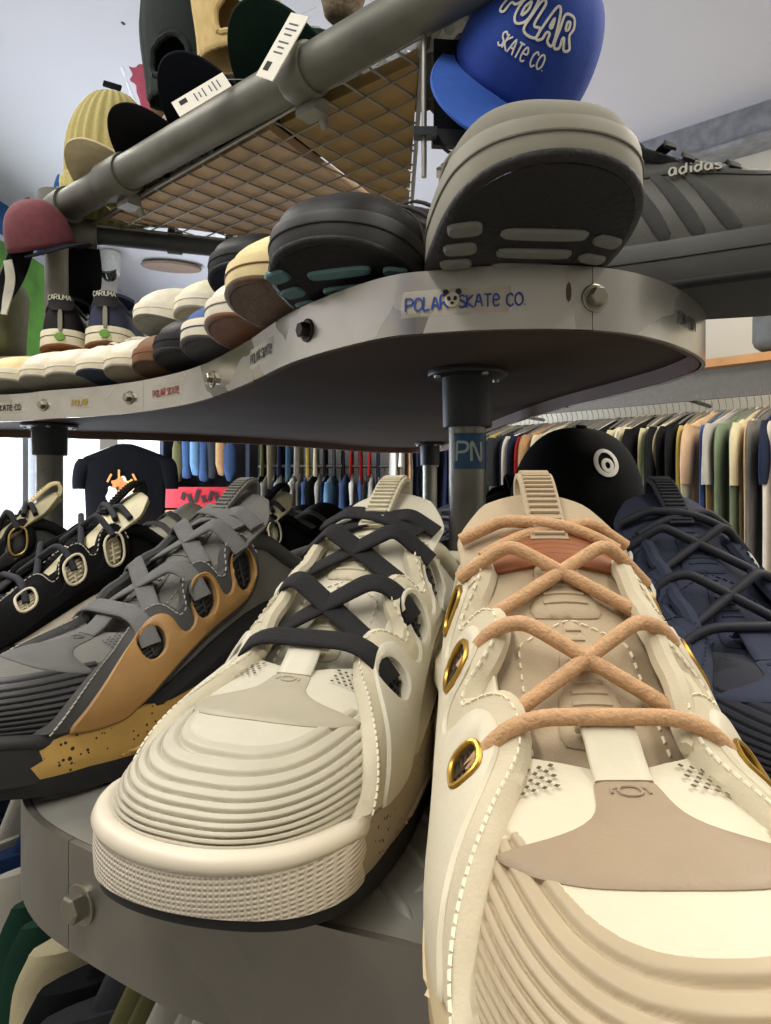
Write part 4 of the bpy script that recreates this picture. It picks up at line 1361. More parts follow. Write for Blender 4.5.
# ================================================================== shoe colours
blk = M('rubber_black', (22, 22, 24), .65); blkc = M('canvas_black', (17, 18, 20), .9, bump=.3, bscale=700, spec=.15)
void = M('eyelet_black', (14, 15, 17), .6)
lace_blk = M('lace_black', (20, 20, 22), .9, bump=.6, bscale=900); lace_gry = M('lace_grey', (104, 104, 104), .9, bump=.6, bscale=900)
lace_tan = M('lace_tan', (196, 156, 116), .85, var=.12, scale=300, bump=.8, bscale=900)
bone = M('bone_leather', (198, 193, 175), .5, var=.04, bump=.15, bscale=500); bone_r = M('bone_ridge_rubber', (184, 178, 160), .5, var=.04)
bone_o = M('bone_overlay', (170, 163, 143), .5, var=.04); bone_d = M('bone_suede', (196, 188, 164), .75, var=.06, bump=.25, bscale=900)
bone_s = M('bone_midsole_speckled', (158, 146, 126), .5, var=.05, kind='speckle')
bmp = M('bumper_cream', (216, 207, 190), .55, var=.03, bump=.7, bscale=190, kind='grid'); bmpl = M('bumper_lip_cream', (214, 205, 186), .45, var=.03)
A = dict(outsole=blk, midsole=bone_s, bumper=bmp, lip=bmpl, upper=bone, ridge=bone_r, collar=bone_d, tongue=bone, strip=bone_d, stitch=M('thread_bone', (220, 214, 194), .7), loop=bone_d,
         overlay=bone_o, hole=M('mesh_hole', (70, 64, 56), .8), eyestay=bone_d, eyeover=bone, eyelet=void, side=bone_d, keeper=bone, lace=lace_blk)
crm = M('cream_leather', (208, 200, 176), .5, var=.03, bump=.12, bscale=500); taup = M('taupe_overlay', (154, 136, 112), .55, var=.04, bump=.2, bscale=700)
crm_r = M('cream_ridge_rubber', (176, 160, 132), .5, var=.04); crm_d = M('cream_suede', (200, 189, 162), .75, var=.06, bump=.2, bscale=900); beige = M('beige_nubuck', (180, 162, 134), .7, var=.06, bump=.2, bscale=900)
gold = M('gold_eyelet', (170, 134, 56), .32, metal=.75); rust = M('rust_patch', (146, 88, 50), .55, var=.1)
B = dict(outsole=M('gum_beige', (176, 152, 116), .55), midsole=M('midsole_beige', (206, 188, 150), .5, var=.04), bumper=M('bumper_beige', (202, 182, 144), .5, bump=.5, bscale=150, kind='rib'), lip=crm_d, upper=crm, ridge=crm_r, collar=crm_d, tongue=beige, strip=beige,
         stitch=M('thread_cream', (238, 230, 204), .7), loop=beige, overlay=taup, hole=M('mesh_hole_brown', (92, 78, 58), .8), eyestay=crm_d, eyeover=crm, eyelet=M('eyelet_gold_web', (120, 92, 40), .4, metal=.5), ring=gold, side=crm_d, keeper=crm, lace=lace_tan, patch=rust, R=12, padside=1, hs=.70, eyl=.0044, web=M('eyelet_web_dark', (58, 46, 26), .5))
gry = M('grey_nubuck', (104, 103, 98), .8, var=.08, bump=.3, bscale=700); gry_d = M('grey_dark_suede', (62, 62, 62), .85, var=.08, bump=.3, bscale=800); tanb = M('tan_leather', (150, 112, 60), .55, var=.08, bump=.15, bscale=500)
C_ = dict(outsole=blk, midsole=M('midsole_gold_speckled', (186, 150, 80), .45, var=.06, kind='speckle'), bumper=M('bumper_charcoal', (40, 41, 42), .6), upper=gry, ridge=M('ridge_black_rubber', (40, 40, 42), .5), collar=gry_d, tongue=gry, strip=gry, stitch=M('thread_grey', (168, 166, 158), .7), loop=gry,
          overlay=M('grey_overlay', (84, 84, 82), .7), hole=blk, eyestay=gry_d, eyeover=tanb, eyelet=void, side=M('side_black_suede', (30, 31, 34), .85), keeper=lace_gry, lace=lace_gry)
D_ = dict(outsole=blk, midsole=blk, bumper=blk, upper=blkc, ridge=blk, collar=blkc, tongue=M('tongue_cream', (214, 206, 170), .6), strip=blkc, stitch=M('thread_white', (214, 212, 200), .7), loop=blkc, overlay=blkc, hole=blk, eyestay=blkc, eyeover=blkc, eyelet=M('eyelet_cream', (208, 200, 172), .5), ring=M('eyelet_ring_cream', (214, 206, 178), .5), side=M('side_cream', (206, 200, 180), .6), keeper=lace_blk, lace=M('lace_charcoal', (44, 46, 54), .9))
nvy = M('navy_suede', (38, 46, 66), .85, var=.12, bump=.3, bscale=800); nvyk = M('navy_dark', (24, 28, 40), .7)
E_ = dict(outsole=blk, midsole=nvyk, bumper=nvyk, upper=nvyk, ridge=nvyk, collar=nvy, tongue=nvy, strip=nvy, stitch=nvy, loop=nvyk, overlay=nvy, hole=blk, eyestay=nvy, eyeover=nvy, eyelet=nvyk, ring=M('eyelet_ring_white', (214, 212, 200), .45), side=nvyk, keeper=nvy, lace=nvyk)
F_ = dict(outsole=blk, midsole=blk, bumper=blk, upper=blkc, ridge=blk, collar=blkc, tongue=blkc, strip=blkc, stitch=blkc, loop=blkc, overlay=blkc, hole=blk, eyestay=blkc, eyeover=blk, eyelet=void, side=blk, keeper=blkc, lace=lace_blk)

chunky_shoe('skate_shoe', 'bone leather chunky skate shoe with flat black laces and ribbed toe', (-.067, .2130, LZ1 + .0005), -.345, A, bend=-.008)
chunky_shoe('skate_shoe', 'cream chunky skate shoe with tan laces, gold eyelets and taupe toe overlay', (.068, .097, LZ1 + .0005), .0, B, flat_lace=False)
chunky_shoe('skate_shoe', 'grey chunky skate shoe with tan eyestays, grey laces and speckled gold midsole', (-.232, .316, LZ1 + .0005), -.66, C_)
chunky_shoe('skate_shoe', 'black chunky skate shoe with cream eyelets and white stitching left of the grey one', (-.385, .475, LZ1 + .0005), -.82, D_, flat_lace=False)
chunky_shoe('skate_shoe', 'navy chunky skate shoe with white eyelet rings at the right edge', (.194, .235, LZ1 + .0005), .06, E_, flat_lace=False)
chunky_shoe('skate_shoe', 'all black chunky skate shoe standing behind the near post', (.168, .555, LZ1 + .0005), .10, F_, detail=1, scale=1.06)
chunky_shoe('skate_shoe', 'dark navy skate shoe behind the navy one, right of the black shoe', (.262, .50, LZ1 + .0005), .12, E_, detail=1)
# ================================================================== shoes on the upper deck
def out_dir(R, a):
    n = surf_normal(R, np.array([a]), np.array([1.2]), 1e-3, 1e-3)[0]
    return n
def yaw_for(toe):                              # toe: world direction of the toe
    return math.atan2(toe[0], -toe[1])         # local -y -> toe
def rim_shoe(x, over, turn, name, label, c, detail=1, z=UZ1, R=RU, push=0.0, **kw):
    a = R.at_px(x); p = R(np.array([a]), np.array([z]))[0]; n = out_dir(R, a)
    d = rotz2((n[0], n[1]), turn)
    loc = (p[0] + d[0] * over, p[1] + d[1] * over, z + .0005)
    return lowtop_shoe(name, label, loc, yaw_for(d), c, 'low shoes along the upper rim', detail=detail, **kw)

def cfg(up, sole, outs, lace=None, tongue=None, **kw):
    d = dict(outsole=outs, midsole=sole, upper=up, tongue=tongue or up, collar=up, lace=lace or up, tread=outs)
    d.update(kw); return d
s_wht = M('sole_offwhite', (226, 218, 194), .6); s_gum = M('sole_gum', (122, 78, 46), .55, var=.15); s_gumd = M('sole_gum_dark', (96, 72, 46), .6, var=.2, bump=.8, bscale=220)
u_wht = M('upper_white', (224, 220, 202), .65); u_crm = M('upper_cream_canvas', (226, 208, 158), .8, bump=.3, bscale=600); u_blu = M('upper_blue_suede', (66, 92, 148), .85, var=.1)
u_blk = M('upper_black_leather', (20, 22, 22), .55, spec=.3, var=.1, bump=.15, bscale=500); u_brn = M('upper_brown_suede', (126, 96, 72), .85); u_nvy = M('upper_navy', (44, 52, 76), .85, var=.12); u_grn = M('stripe_green', (34, 60, 48), .6)
u_gry = M('upper_grey_nubuck', (118, 116, 104), .8, var=.06, bump=.2, bscale=700); s_gry = M('sole_grey', (134, 131, 118), .6, var=.04)
teal = M('tread_teal', (86, 122, 128), .5); tgrey = M('tread_grey', (112, 114, 112), .5)
out_blk = M('outsole_black_tread', (20, 20, 22), .6, bump=.8, bscale=260)
bars = []
for i in range(4):
    u0 = .050 + .021 * i
    bars += [(u0, 0.004, .0050, .0240 - .002 * i, 0), (u0 - .003, -.040 + .001 * i, .0062, .0095, .25), (u0 + .006, .041 - .001 * i, .0050, .0085, -.35)]
bars2 = [(u_ - .024, v_, a_, b_ * .95, r_) for (u_, v_, a_, b_, r_) in bars]
rim_c = dict(stripe=u_grn, stripe_shape=[(.10, .95), (.14, .6), (.15, .55), (.165, .6), (.13, .95)])
# big grey shoe hanging over the rim, its sole in view
lowtop_shoe('low_shoe', 'grey nubuck low shoe overhanging the upper rim, black tread underside in view', (.0850, .319, UZ1 + .0005), .06, cfg(u_gry, s_gry, out_blk, lace=M('lace_olive', (112, 110, 92), .9), tread=tgrey, fox=M('fox_grey', (100, 98, 88), .6), stripe=M('stripe_lime', (168, 196, 60), .6), stripe_shape=[(.11, .72), (.13, .5), (.136, .5), (.118, .74)]), 'low shoes along the upper rim', detail=2, treads=bars)
lowtop_shoe('low_shoe', 'black leather low shoe overhanging the rim with teal tread bars underneath', (-.043, .428, UZ1 + .0005), yaw_for((-.33, -.94)), cfg(u_blk, M('sole_charcoal', (32, 35, 35), .55), out_blk, lace=lace_blk, tread=teal, fox=blk, stripe=rust, stripe_shape=[(.15, .6), (.158, .45), (.162, .45), (.155, .62)]), 'low shoes along the upper rim', detail=2, treads=bars2)
# black shoe at the right end, side on
sh = lowtop_shoe('low_shoe', 'black leather low shoe lying side on at the right end of the upper deck', (.372, .440, UZ1 + .0005), yaw_for((.93, -.36)), cfg(M('upper_charcoal_leather', (56, 57, 50), .45, var=.12, bump=.15, bscale=500), M('sole_black_side', (50, 51, 48), .5), blk, lace=lace_blk, tongue=blkc, eyestay=M('eyestay_charcoal', (54, 55, 52), .6), stripe=M('stripe_charcoal', (44, 45, 44), .7, bump=.3), stripe_shape=[(.125, .95), (.15, .55), (.158, .55), (.135, .95)]), 'low shoes along the upper rim', detail=2, scale=1.06)
la_ = LASTS['vulc']
for k in range(2):
    o0 = .020 * (k + 1)
    for sd in (1, -1):
        cp = spline([(.125 + o0, .95), (.15 + o0, .55), (.158 + o0, .55), (.135 + o0, .95)], 4)
        v, f = applique(la_.S, [(p[0], p[1] * sd) for p in cp], th=.0016, step=.005, tscale=.07, flip=sflip(la_.S, .14, .5 * sd)); obj('side_stripe', v, f, M('stripe_charcoal', (44, 45, 44)), sh)
def S_side(u, z):                             # lettering strip on the side facing the camera
    b_ = la_.b(u); T = la_.T(u); a = np.arcsin(np.clip((z - b_) / (T - b_), .02, .98) ** (1 / la_.e2))
    return np.stack([la_.w(u) * np.cos(a) ** la_.e1 * -1.0, u, z], axis=1)
stroke_text(S_side, 'adidas', .166, .074, .0085, M('letters_pale', (150, 150, 140), .6), sh, wid=.0015, da=-1, flip=(1 if surf_normal(S_side, np.array([.18]), np.array([.07]))[0][0] < 0 else -1), off=.003)
# the row along the S-curve
rim_shoe(280, .034, .28, 'low_shoe', 'cream canvas low shoe with dark gum sole beside the teal-treaded black one', cfg(u_crm, u_crm, s_gumd, fox=s_gum), 1)
rim_shoe(241, .024, .22, 'low_shoe', 'off-white low shoe with reddish gum sole between cream and blue shoes', cfg(u_wht, u_wht, s_gum, fox=s_gry), 1)
rim_shoe(209, .020, .15, 'low_shoe', 'blue suede low shoe with pale sole on the upper rim', cfg(u_blu, s_wht, M('outsole_blue_shoe', (60, 58, 56), .6, bump=.8, bscale=220), fox=u_blu), 1)
rim_shoe(181, .020, .12, 'low_shoe', 'black low shoe with black sole left of the blue shoe', cfg(u_blk, u_blk, out_blk), 1)
rim_shoe(155, .016, .10, 'low_shoe', 'brown suede low shoe with gum sole left of the black shoe', cfg(u_brn, s_gum, s_gumd, lace=u_wht), 1, scale=.86)
rim_shoe(128, .018, .05, 'low_shoe', 'plain white low shoe with thick white sole left of the brown one', cfg(u_wht, s_wht, M('outsole_taupe', (150, 140, 124), .6)), 1, scale=.86)
rim_shoe(98, .016, 0.0, 'low_shoe', 'white low shoe with navy outsole', cfg(u_wht, s_wht, u_nvy), 1, scale=.86)
rim_shoe(68, .016, 0.0, 'low_shoe', 'white low shoe with dark green side stripe', cfg(u_wht, s_wht, s_gry, **rim_c), 1, scale=.86)
rim_shoe(40, .016, 0.0, 'low_shoe', 'white low shoe with green stripe at the far left of the upper rim', cfg(u_wht, s_wht, s_gry, **rim_c), 1, scale=.86)
rim_shoe(8, .016, 0.0, 'low_shoe', 'cream low shoe cut by the left edge of the picture', cfg(u_crm, s_wht, s_gry), 1, scale=.86)
# second step
dot_g = M('heel_dot_green', (104, 150, 62), .6); tab_k = M('heel_tab_black', (22, 23, 26), .7); tab_w = M('heel_print_white', (196, 196, 176), .7)
for i, (x, y, up, lab) in enumerate(((-.497, 1.045, u_blk, 'dark heel of a low shoe with green dot on pale sole, beside the tube post'), (-.420, 1.025, u_nvy, 'navy heel of a low shoe with green dot, right of the dark one'))):
    hd = Vector((x, y)).normalized()           # heel faces the camera
    toe = hd.copy(); toe.rotate(Matrix.Rotation(-.18, 2))
    loc = Vector((x, y)) + toe * .255
    s_ = lowtop_shoe('low_shoe', lab, (loc.x, loc.y, rz + .0005), yaw_for(toe), cfg(up, s_wht, s_gum, tongue=up, lace=u_wht, fox=blk), 'heels on the second step', detail=1, scale=.85,
                heel_mark=[(0, .084, .022, .015, 'heel_tab', tab_k, .0015), (0, .052, .004, .02, 'heel_stripe', s_gry, .003), (0.0, .022, .008, .0075, 'heel_dot', dot_g, .008)])
    def S_hl(a, z, s_=s_):
        th_ = a / .033
        return np.stack([-.034 * np.sin(th_), .30 - .036 + .045 * np.cos(th_) + .002, z + 0 * a], axis=1)
    stroke_text(S_hl, 'CARIUMA', -.021, .088, .0085, tab_w, s_, wid=.0014, gap=.15, flip=(1 if surf_normal(S_hl, np.array([0.]), np.array([.08]))[0][1] > 0 else -1))
def step_shoe(x, y, toe, label, c, detail=1, z=None, **kw):
    return lowtop_shoe('low_shoe', label, (x, y, (rz if z is None else z) + .0005), yaw_for(toe), c, 'shoes on the second step', detail=detail, **kw)
step_shoe(-.335, .93, (-.75, -.66), 'white low shoe on the second step behind the black shoe', cfg(u_wht, u_wht, M('outsole_grey_dark', (74, 72, 66), .6, bump=.6)), 1)
step_shoe(-.262, .885, (-.68, -.73), 'second white low shoe on the second step behind the blue shoe', cfg(M('upper_ivory', (222, 220, 190), .7), u_wht, s_gry), 1)
step_shoe(-.163, .715, (-.45, -.9), 'black rounded low shoe on the second step behind the cream shoe', cfg(u_blk, u_blk, out_blk), 1)
step_shoe(.012, .60, (-.25, -.97), 'white low shoe with red tab behind the teal-treaded shoe', cfg(u_wht, u_wht, s_gry, stripe=M('tab_red', (170, 50, 40), .6), stripe_shape=[(.16, .5), (.175, .4), (.18, .42), (.165, .55)]), 1, z=UZ1)
# two pale price cards tucked under the shoe at the rim
for (x, y, r_, w_, lab) in ((.131, .452, .2, .045, 'pale grey price card lying flat beside the grey shoe'), (.152, .475, -.5, .05, 'second pale price card under the black side-on shoe')):
    mb = MB(); mb.box((0, 0, 0), (w_, .026, .004)); o = mb.build('price_card', M('card_grey', (150, 150, 138), .6), None, smooth=False); o.location = (x, y, UZ1 + .0025 + (.0045 if r_ < 0 else 0)); o.rotation_euler = (0, 0, r_); tag(o, lab, 'card', 'price cards')

# ---- more shoes further back on the lower deck
def low_back(x, y, toe, label, c, kind='low', detail=1, sc=1.0):
    if kind == 'low': return lowtop_shoe('low_shoe', label, (x, y, LZ1 + .0005), yaw_for(toe), c, 'shoes at the back of the lower deck', detail=detail, scale=sc)
    return chunky_shoe('skate_shoe', label, (x, y, LZ1 + .0005), yaw_for(toe), c, group='shoes at the back of the lower deck', detail=detail, flat_lace=False, scale=sc)
G_ = dict(F_); G_.update(upper=M('upper_olive_black', (44, 46, 42), .8), side=M('side_olive', (112, 108, 84), .7), ring=M('ring_brass', (150, 128, 70), .4, metal=.6), loop=u_crm, tongue=M('tongue_khaki', (150, 142, 108), .7))
low_back(-.53, .60, (-.85, -.53), 'dark olive chunky shoe with khaki tongue at the left edge', G_, 'ch', 1)
low_back(-.66, .74, (-.88, -.47), 'black low shoe with cream lining behind the olive one', cfg(u_blk, u_blk, out_blk, tongue=u_crm, stripe=u_crm, stripe_shape=[(.10, .9), (.14, .6), (.15, .6), (.12, .92)]))
H_ = dict(A); H_.update(upper=gry, eyestay=gry, side=gry, tongue=gry, eyeover=bone_o, collar=gry_d, lace=lace_gry)
low_back(.035, .50, (.12, -.99), 'grey laced skate shoe just left of the near post', H_, 'ch', 1)
low_back(-.29, .70, (-.75, -.66), 'black chunky shoe with pale ribbed tongue behind the black and cream shoe', D_, 'ch', 1)
low_back(-.09, .62, (-.45, -.89), 'all black chunky shoe behind the bone shoe', F_, 'ch', 1)
spots = [(-.52, .92, 'charcoal low shoe behind the black cream-lined one', gry_d), (-.42, .86, 'off-white low shoe near the far-left post', u_wht), (-.32, .98, 'grey suede low shoe in the middle of the deck', gry), (-.20, .88, 'black low shoe left of the grey back shoe', u_blk),
         (-.10, .92, 'navy low shoe in the middle row of the lower deck', u_nvy), (.015, .82, 'black leather low shoe behind the near post', u_blk), (-.60, 1.10, 'tan low shoe behind the left pipe post', u_brn), (-.20, 1.14, 'black canvas low shoe towards the back edge', blkc),
         (-.06, 1.16, 'charcoal low shoe towards the back edge', gry_d), (.21, .84, 'grey low shoe behind the black skate shoes', gry), (.05, 1.22, 'navy low shoe at the back beside the timber post', u_nvy)]
for (x, y, lab, mt) in spots:
    low_back(x, y, rotz2((-.5, -.87), random.uniform(-.35, .35)), lab, cfg(mt, s_wht if mt in (u_wht, u_brn) else blk, blk, lace=lace_gry), detail=0, sc=random.uniform(.98, 1.08))
# black cap with a ring emblem resting on the black shoes behind the post (built with the hats)
# ================================================================== hats
def S_crown_f(rx, ry, h, p=.82):
    def S(az, el):          # az about z (0 = front, -y), el 0..1 base to top
        a = np.clip(el, 0, 1) * PI / 2
        r = np.cos(a) ** p
        zz = h * np.sin(a) ** .9
        return np.stack([rx * r * np.sin(az), -ry * r * np.cos(az), zz], axis=-1)
    return S
def cap(name, label, loc, rot, crown_m, brim_m, under_m=None, scale=1.0, group=None, h=.112, text=None, cat='cap', brim_len=.070, mat_band=None, curve=2.6):
    root = empty(name, loc, rot, label, cat, group); root.scale = (scale,) * 3
    S = S_crown_f(.084, .096, h)
    az = np.linspace(-PI, PI, 49)[:-1]; el = np.linspace(0, .985, 16)
    G = np.stack([S(az, np.full(48, e)) for e in el], axis=1)
    # seams press six shallow grooves into the crown
    g = np.abs(((az / (PI / 3)) + .5) % 1 - .5) * (PI / 3)
    k = 1 - .012 * np.exp(-(g / .045) ** 2)
    G[..., :2] *= k[:, None, None]
    mb = MB(); mb.grid(G, closeu=True); t = len(el)
    mb.f.append(tuple(i * t + t - 1 for i in range(48)))
    cr = mb.build('crown', crown_m, root, sharp=None)
    md = cr.modifiers.new('thickness', 'SOLIDIFY'); md.thickness = .0025; md.offset = -1
    mb = MB(); mb.lathe([(.001, h + .004), (.006, h + .0035), (.008, h)], 12); mb.build('button', crown_m, root)
    # brim
    ph = np.radians(np.linspace(-72, 72, 33)); q = np.linspace(0, 1, 9)
    rows = []
    for r in q:
        x = (.083 + .007 * r) * np.sin(ph); y = -(.095 * np.cos(ph) + r * brim_len * np.clip(np.cos(ph * 1.22), 0, 1) ** .55)
        z = -curve * x ** 2 - .05 * r * (1 - np.abs(ph)) * .1 + .006
        rows.append(np.stack([x, y, z], 1))
    top = np.stack(rows, axis=1)
    bot = top.copy(); bot[..., 2] -= .0035
    mb = MB(); mb.grid(top); br = mb.build('brim', brim_m, root, sharp=None, fix=False)
    mb = MB(); mb.grid(bot, flip=True)
    ub = mb.build('brim_underside', under_m or brim_m, br, sharp=None, fix=False)
    edge = [tuple(top[i, -1] - np.array([0, 0, .00175])) for i in range(33)]
    mb = MB(); mb.tube(edge, .0021, 8); mb.build('brim_edge', under_m or brim_m, br)
    if under_m is not brim_m:
        for r in (2, 3, 4, 5, 6, 7):          # rows of stitching under the brim
            mb = MB(); mb.tube([tuple(bot[i, r] - np.array([0, 0, .0002])) for i in range(1, 32)], .0005, 5); mb.build('stitch_row', under_m or brim_m, ub)
    if mat_band:
        v, f = applique(S, [(a, b_) for a, b_ in spline([(-.9, .12), (.0, .10), (.9, .12), (.85, .5), (.0, .58), (-.85, .5)], 5)], th=.001, step=.12, bevel=.01, flip=1 if surf_normal(S, np.array([0.]), np.array([.3]))[0][1] < 0 else -1); obj('front_panel', v, f, mat_band, root)
    return root, S

def settle(root, zmin):
    """soft crowns flatten where they rest on the shelf"""
    Mx = Matrix.LocRotScale(root.location, root.rotation_euler, root.scale); Mi = Mx.inverted()
    for ch in root.children:
        for v in ch.data.vertices:
            w = Mx @ v.co
            if w.z < zmin + .004 and ch.name.startswith(('crown', 'knit', 'cuff', 'button')):
                w.z = zmin + .004 * (1 + math.tanh((w.z - zmin) / .05)) * .5; v.co = Mi @ w
        ch.data.update()
def face_cam(p):                                # yaw so that a cap's front (-y) points along p
    return math.atan2(p[0], -p[1])
E2 = Vector((.639, .769, 0)); 
tperp = Vector((-tdir.y, tdir.x, 0)); tperp = tperp if tperp.y > 0 else -tperp       # away from the camera
def tube_t(x):                                  # tube point seen in image column x
    k = (x - 386) / 683; a = TA.x - k * TA.y; b_ = (TB.x - TA.x) - k * (TB.y - TA.y)
    return -a / b_
yaw_out = face_cam((-tperp.x, -tperp.y))
fab_blk = M('cap_black_twill', (16, 17, 20), .9, bump=.3, bscale=800, spec=.15); fab_grn = M('cap_green_twill', (22, 42, 36), .9, bump=.3, bscale=800, spec=.15); fab_crm = M('cap_cream_twill', (206, 194, 156), .85, bump=.2, bscale=800)
fab_nvy = M('cap_navy_twill', (18, 22, 32), .9, bump=.3, bscale=800, spec=.15)
def tube_cap(x, back, up, tilt, label, cm, bm, um, turn=0.0, scale=.86, text=None, band=None, roll=0.0):
    p = on_tube(tube_t(x)) + tperp * back + Vector((0, 0, up))
    r_ = cap('cap', label, p, (tilt, roll, yaw_out + turn), cm, bm, um, scale, 'caps lined up on the scaffold tube', text=text, mat_band=band)
    settle(r_[0], GZ + .0175); return r_
tube_cap(262, .086, .018, -.48, 'dark green cap with script lettering on the tube, nearest the camera', fab_grn, fab_grn, fab_grn, .15)
gc = bpy.context.scene.objects[-1]
tube_cap(190, .084, .016, -.48, 'black cap second from the camera on the tube, tag beneath its brim', fab_nvy, fab_nvy, fab_nvy, .15)
tube_cap(140, .084, .002, -.42, 'black cap between the navy-black one and the cream brim', fab_blk, fab_blk, fab_blk, .15)
spk = M('cap_leopard_print', (206, 190, 150), .85, kind='speckle')
tube_cap(94, .086, .006, -.34, 'cream brimmed cap with spotted crown in front of the khaki beanie', spk, fab_crm, fab_crm, .2)
# blue cap tipped forward, lettering on its front
m_cblu = M('cap_blue_twill', (28, 62, 150), .85, var=.06, bump=.4, bscale=700); m_cblud = M('cap_blue_brim_lit', (44, 88, 178), .85, var=.06, bump=.4, bscale=700)  # brim blue made lighter than the crown to paint in the light on it
bc, Sb = cap('cap', 'bright blue cap with white POLAR lettering hanging under the tube end', (.134, .684, CZ + .418), (.95, .60, .0), m_cblu, m_cblud, m_cblud, .80, None, h=.120, curve=2.2, brim_len=.085)
def Sb_m(a, b_):                                # metric coordinates on the crown front
    return Sb(a / .092, b_ / .150)
flb = 1 if surf_normal(Sb_m, np.array([0.]), np.array([.05]))[0][1] < 0 else -1
m_thr = M('embroidery_white', (226, 224, 214), .8, bump=.5, bscale=900)
def outline_letters(S, text, a0, b0, size, mat, parent, wid, gap, flip, off=.0012):
    x = 0.0
    for k, ch in enumerate(text):
        shapes = {'P': [[(0, 0), (.26, .02), (.28, .36), (.55, .42), (.72, .68), (.58, .98), (.02, 1.02), (-.04, .5)], [(.28, .58), (.44, .62), (.42, .80), (.26, .80)]],
                  'O': [[(.35, -.02), (.68, .18), (.74, .55), (.62, .95), (.34, 1.02), (.06, .9), (-.03, .5), (.08, .12)], [(.35, .25), (.48, .5), (.36, .75), (.24, .5)]],
                  'L': [[(0, 0), (.62, -.02), (.64, .28), (.30, .30), (.30, 1.0), (.02, 1.02), (-.03, .5)]],
                  'A': [[(-.05, 0), (.22, 0), (.28, .22), (.46, .22), (.50, 0), (.80, .0), (.55, .98), (.22, 1.0)], [(.32, .42), (.44, .42), (.38, .70)]],
                  'R': [[(0, 0), (.26, 0), (.27, .28), (.36, .28), (.52, -.02), (.80, .04), (.58, .40), (.72, .66), (.58, .98), (.02, 1.0), (-.03, .5)], [(.28, .56), (.44, .60), (.42, .80), (.27, .78)]]}[ch]
        mb = MB()
        for sh_ in shapes:
            q = spline(sh_, 5)
            q = np.vstack([q, q[:1]])
            a = a0 + (x + q[:, 0]) * size; b_ = b0 + (q[:, 1] + (.05 if k % 2 else 0)) * size
            Pp = S(a, b_); Nn = surf_normal(S, a, b_) * flip
            mb.ribbon(Pp + Nn * off, Nn, wid, .0010)
        mb.build('letter', mat, parent)
        x += max(p[0] for p in shapes[0]) + gap
outline_letters(Sb_m, 'POLAR', -.052, .058, .030, m_thr, bc, .0028, .08, flb)
stroke_text(Sb_m, 'SKATe CO.', -.026, .036, .0125, m_thr, bc, wid=.0019, gap=.14, flip=flb, off=.0014, th=.0008)
# green cap lettering
S_g = S_crown_f(.084, .096, .112)
def Sg_m(a, b_): return S_g(a / .092, b_ / .150)
gcap = [o for o in COL.objects if o.name.startswith('cap') and o.type == 'EMPTY' and o.get('label', '').startswith('dark green cap')][0]
stroke_text(Sg_m, 'adeCo', -.006, .050, .018, M('embroidery_pale', (196, 200, 170), .8), gcap, wid=.0020, gap=.1, slant=.2, flip=1 if surf_normal(Sg_m, np.array([0.]), np.array([.05]))[0][1] < 0 else -1, off=.0014, th=.0008)
# black cap with a white ring emblem on the lower deck, behind the near post
kc, Sk = cap('cap', 'black cap with white ring emblem resting on black shoes behind the near post', (.203, .735, CZ - .030), (.18, 0, .16), blkc, blkc, blk, .82, None, h=.118)
def Sk_m(a, b_): return Sk(a / .092, b_ / .150)
flk = 1 if surf_normal(Sk_m, np.array([0.]), np.array([.05]))[0][1] < 0 else -1
for (r0, w0, c0) in ((.0155, .0055, (0.0, .072)), (.0065, .005, (.001, .068))):
    ii = np.linspace(.3 if r0 < .01 else 0, 2 * PI + (.3 if r0 < .01 else 0), 30)
    a = c0[0] + r0 * 1.15 * np.cos(ii); b_ = c0[1] + r0 * np.sin(ii)
    Pp = Sk_m(a, b_); Nn = surf_normal(Sk_m, a, b_) * flk
    mb = MB(); mb.ribbon(Pp + Nn * .0012, Nn, w0, .0010); mb.build('ring_emblem', m_thr if r0 > .01 else m_thr, kc)
# maroon cap on the corner fitting with dark neck cloths
m_mar = M('cap_maroon', (104, 52, 60), .9, var=.12, bump=.3, bscale=700)
mc, Sm = cap('cap', 'maroon cap slung over the corner of the scaffold tube', (-.540, 1.075, CZ + .380), (.12, -.42, 1.0), m_mar, fab_nvy, fab_nvy, .58, None, h=.125)
def cloth_strip(name, label, pts, w, mat, cat='strap', nrm=(0, -1, 0), group=None):
    q = spline(pts, 6, False) if len(pts) > 2 else np.array(pts)
    P3 = np.array(q); nr = np.tile(np.array(nrm, float), (len(P3), 1))
    nr[:, 0] += .5 * np.sin(np.linspace(0, 5, len(P3)))
    mb = MB(); mb.ribbon(P3, nr, w, .003); o = mb.build(name, mat, None); tag(o, label, cat, group); return o
def spline3(pts, n=6): return spline(pts, n, False)
cloth_strip('neck_cloth', 'black cloth hanging below the maroon cap left of the tube post', [(-.575, 1.09, CZ + .405), (-.585, 1.085, CZ + .36), (-.60, 1.08, CZ + .315), (-.612, 1.08, CZ + .285)], .034, fab_blk, 'cloth')
cloth_strip('neck_cloth', 'black cloth hanging behind the tube post below the maroon cap', [(-.52, 1.165, CZ + .42), (-.515, 1.165, CZ + .37), (-.52, 1.165, CZ + .32), (-.525, 1.165, CZ + .25)], .058, fab_blk, 'cloth')
cloth_strip('hang_strap', 'pale strap hanging left of the tube post', [(-.592, 1.07, CZ + .36), (-.588, 1.07, CZ + .33), (-.594, 1.07, CZ + .295), (-.598, 1.07, CZ + .275)], .014, M('strap_pale', (190, 188, 176), .8), 'strap')

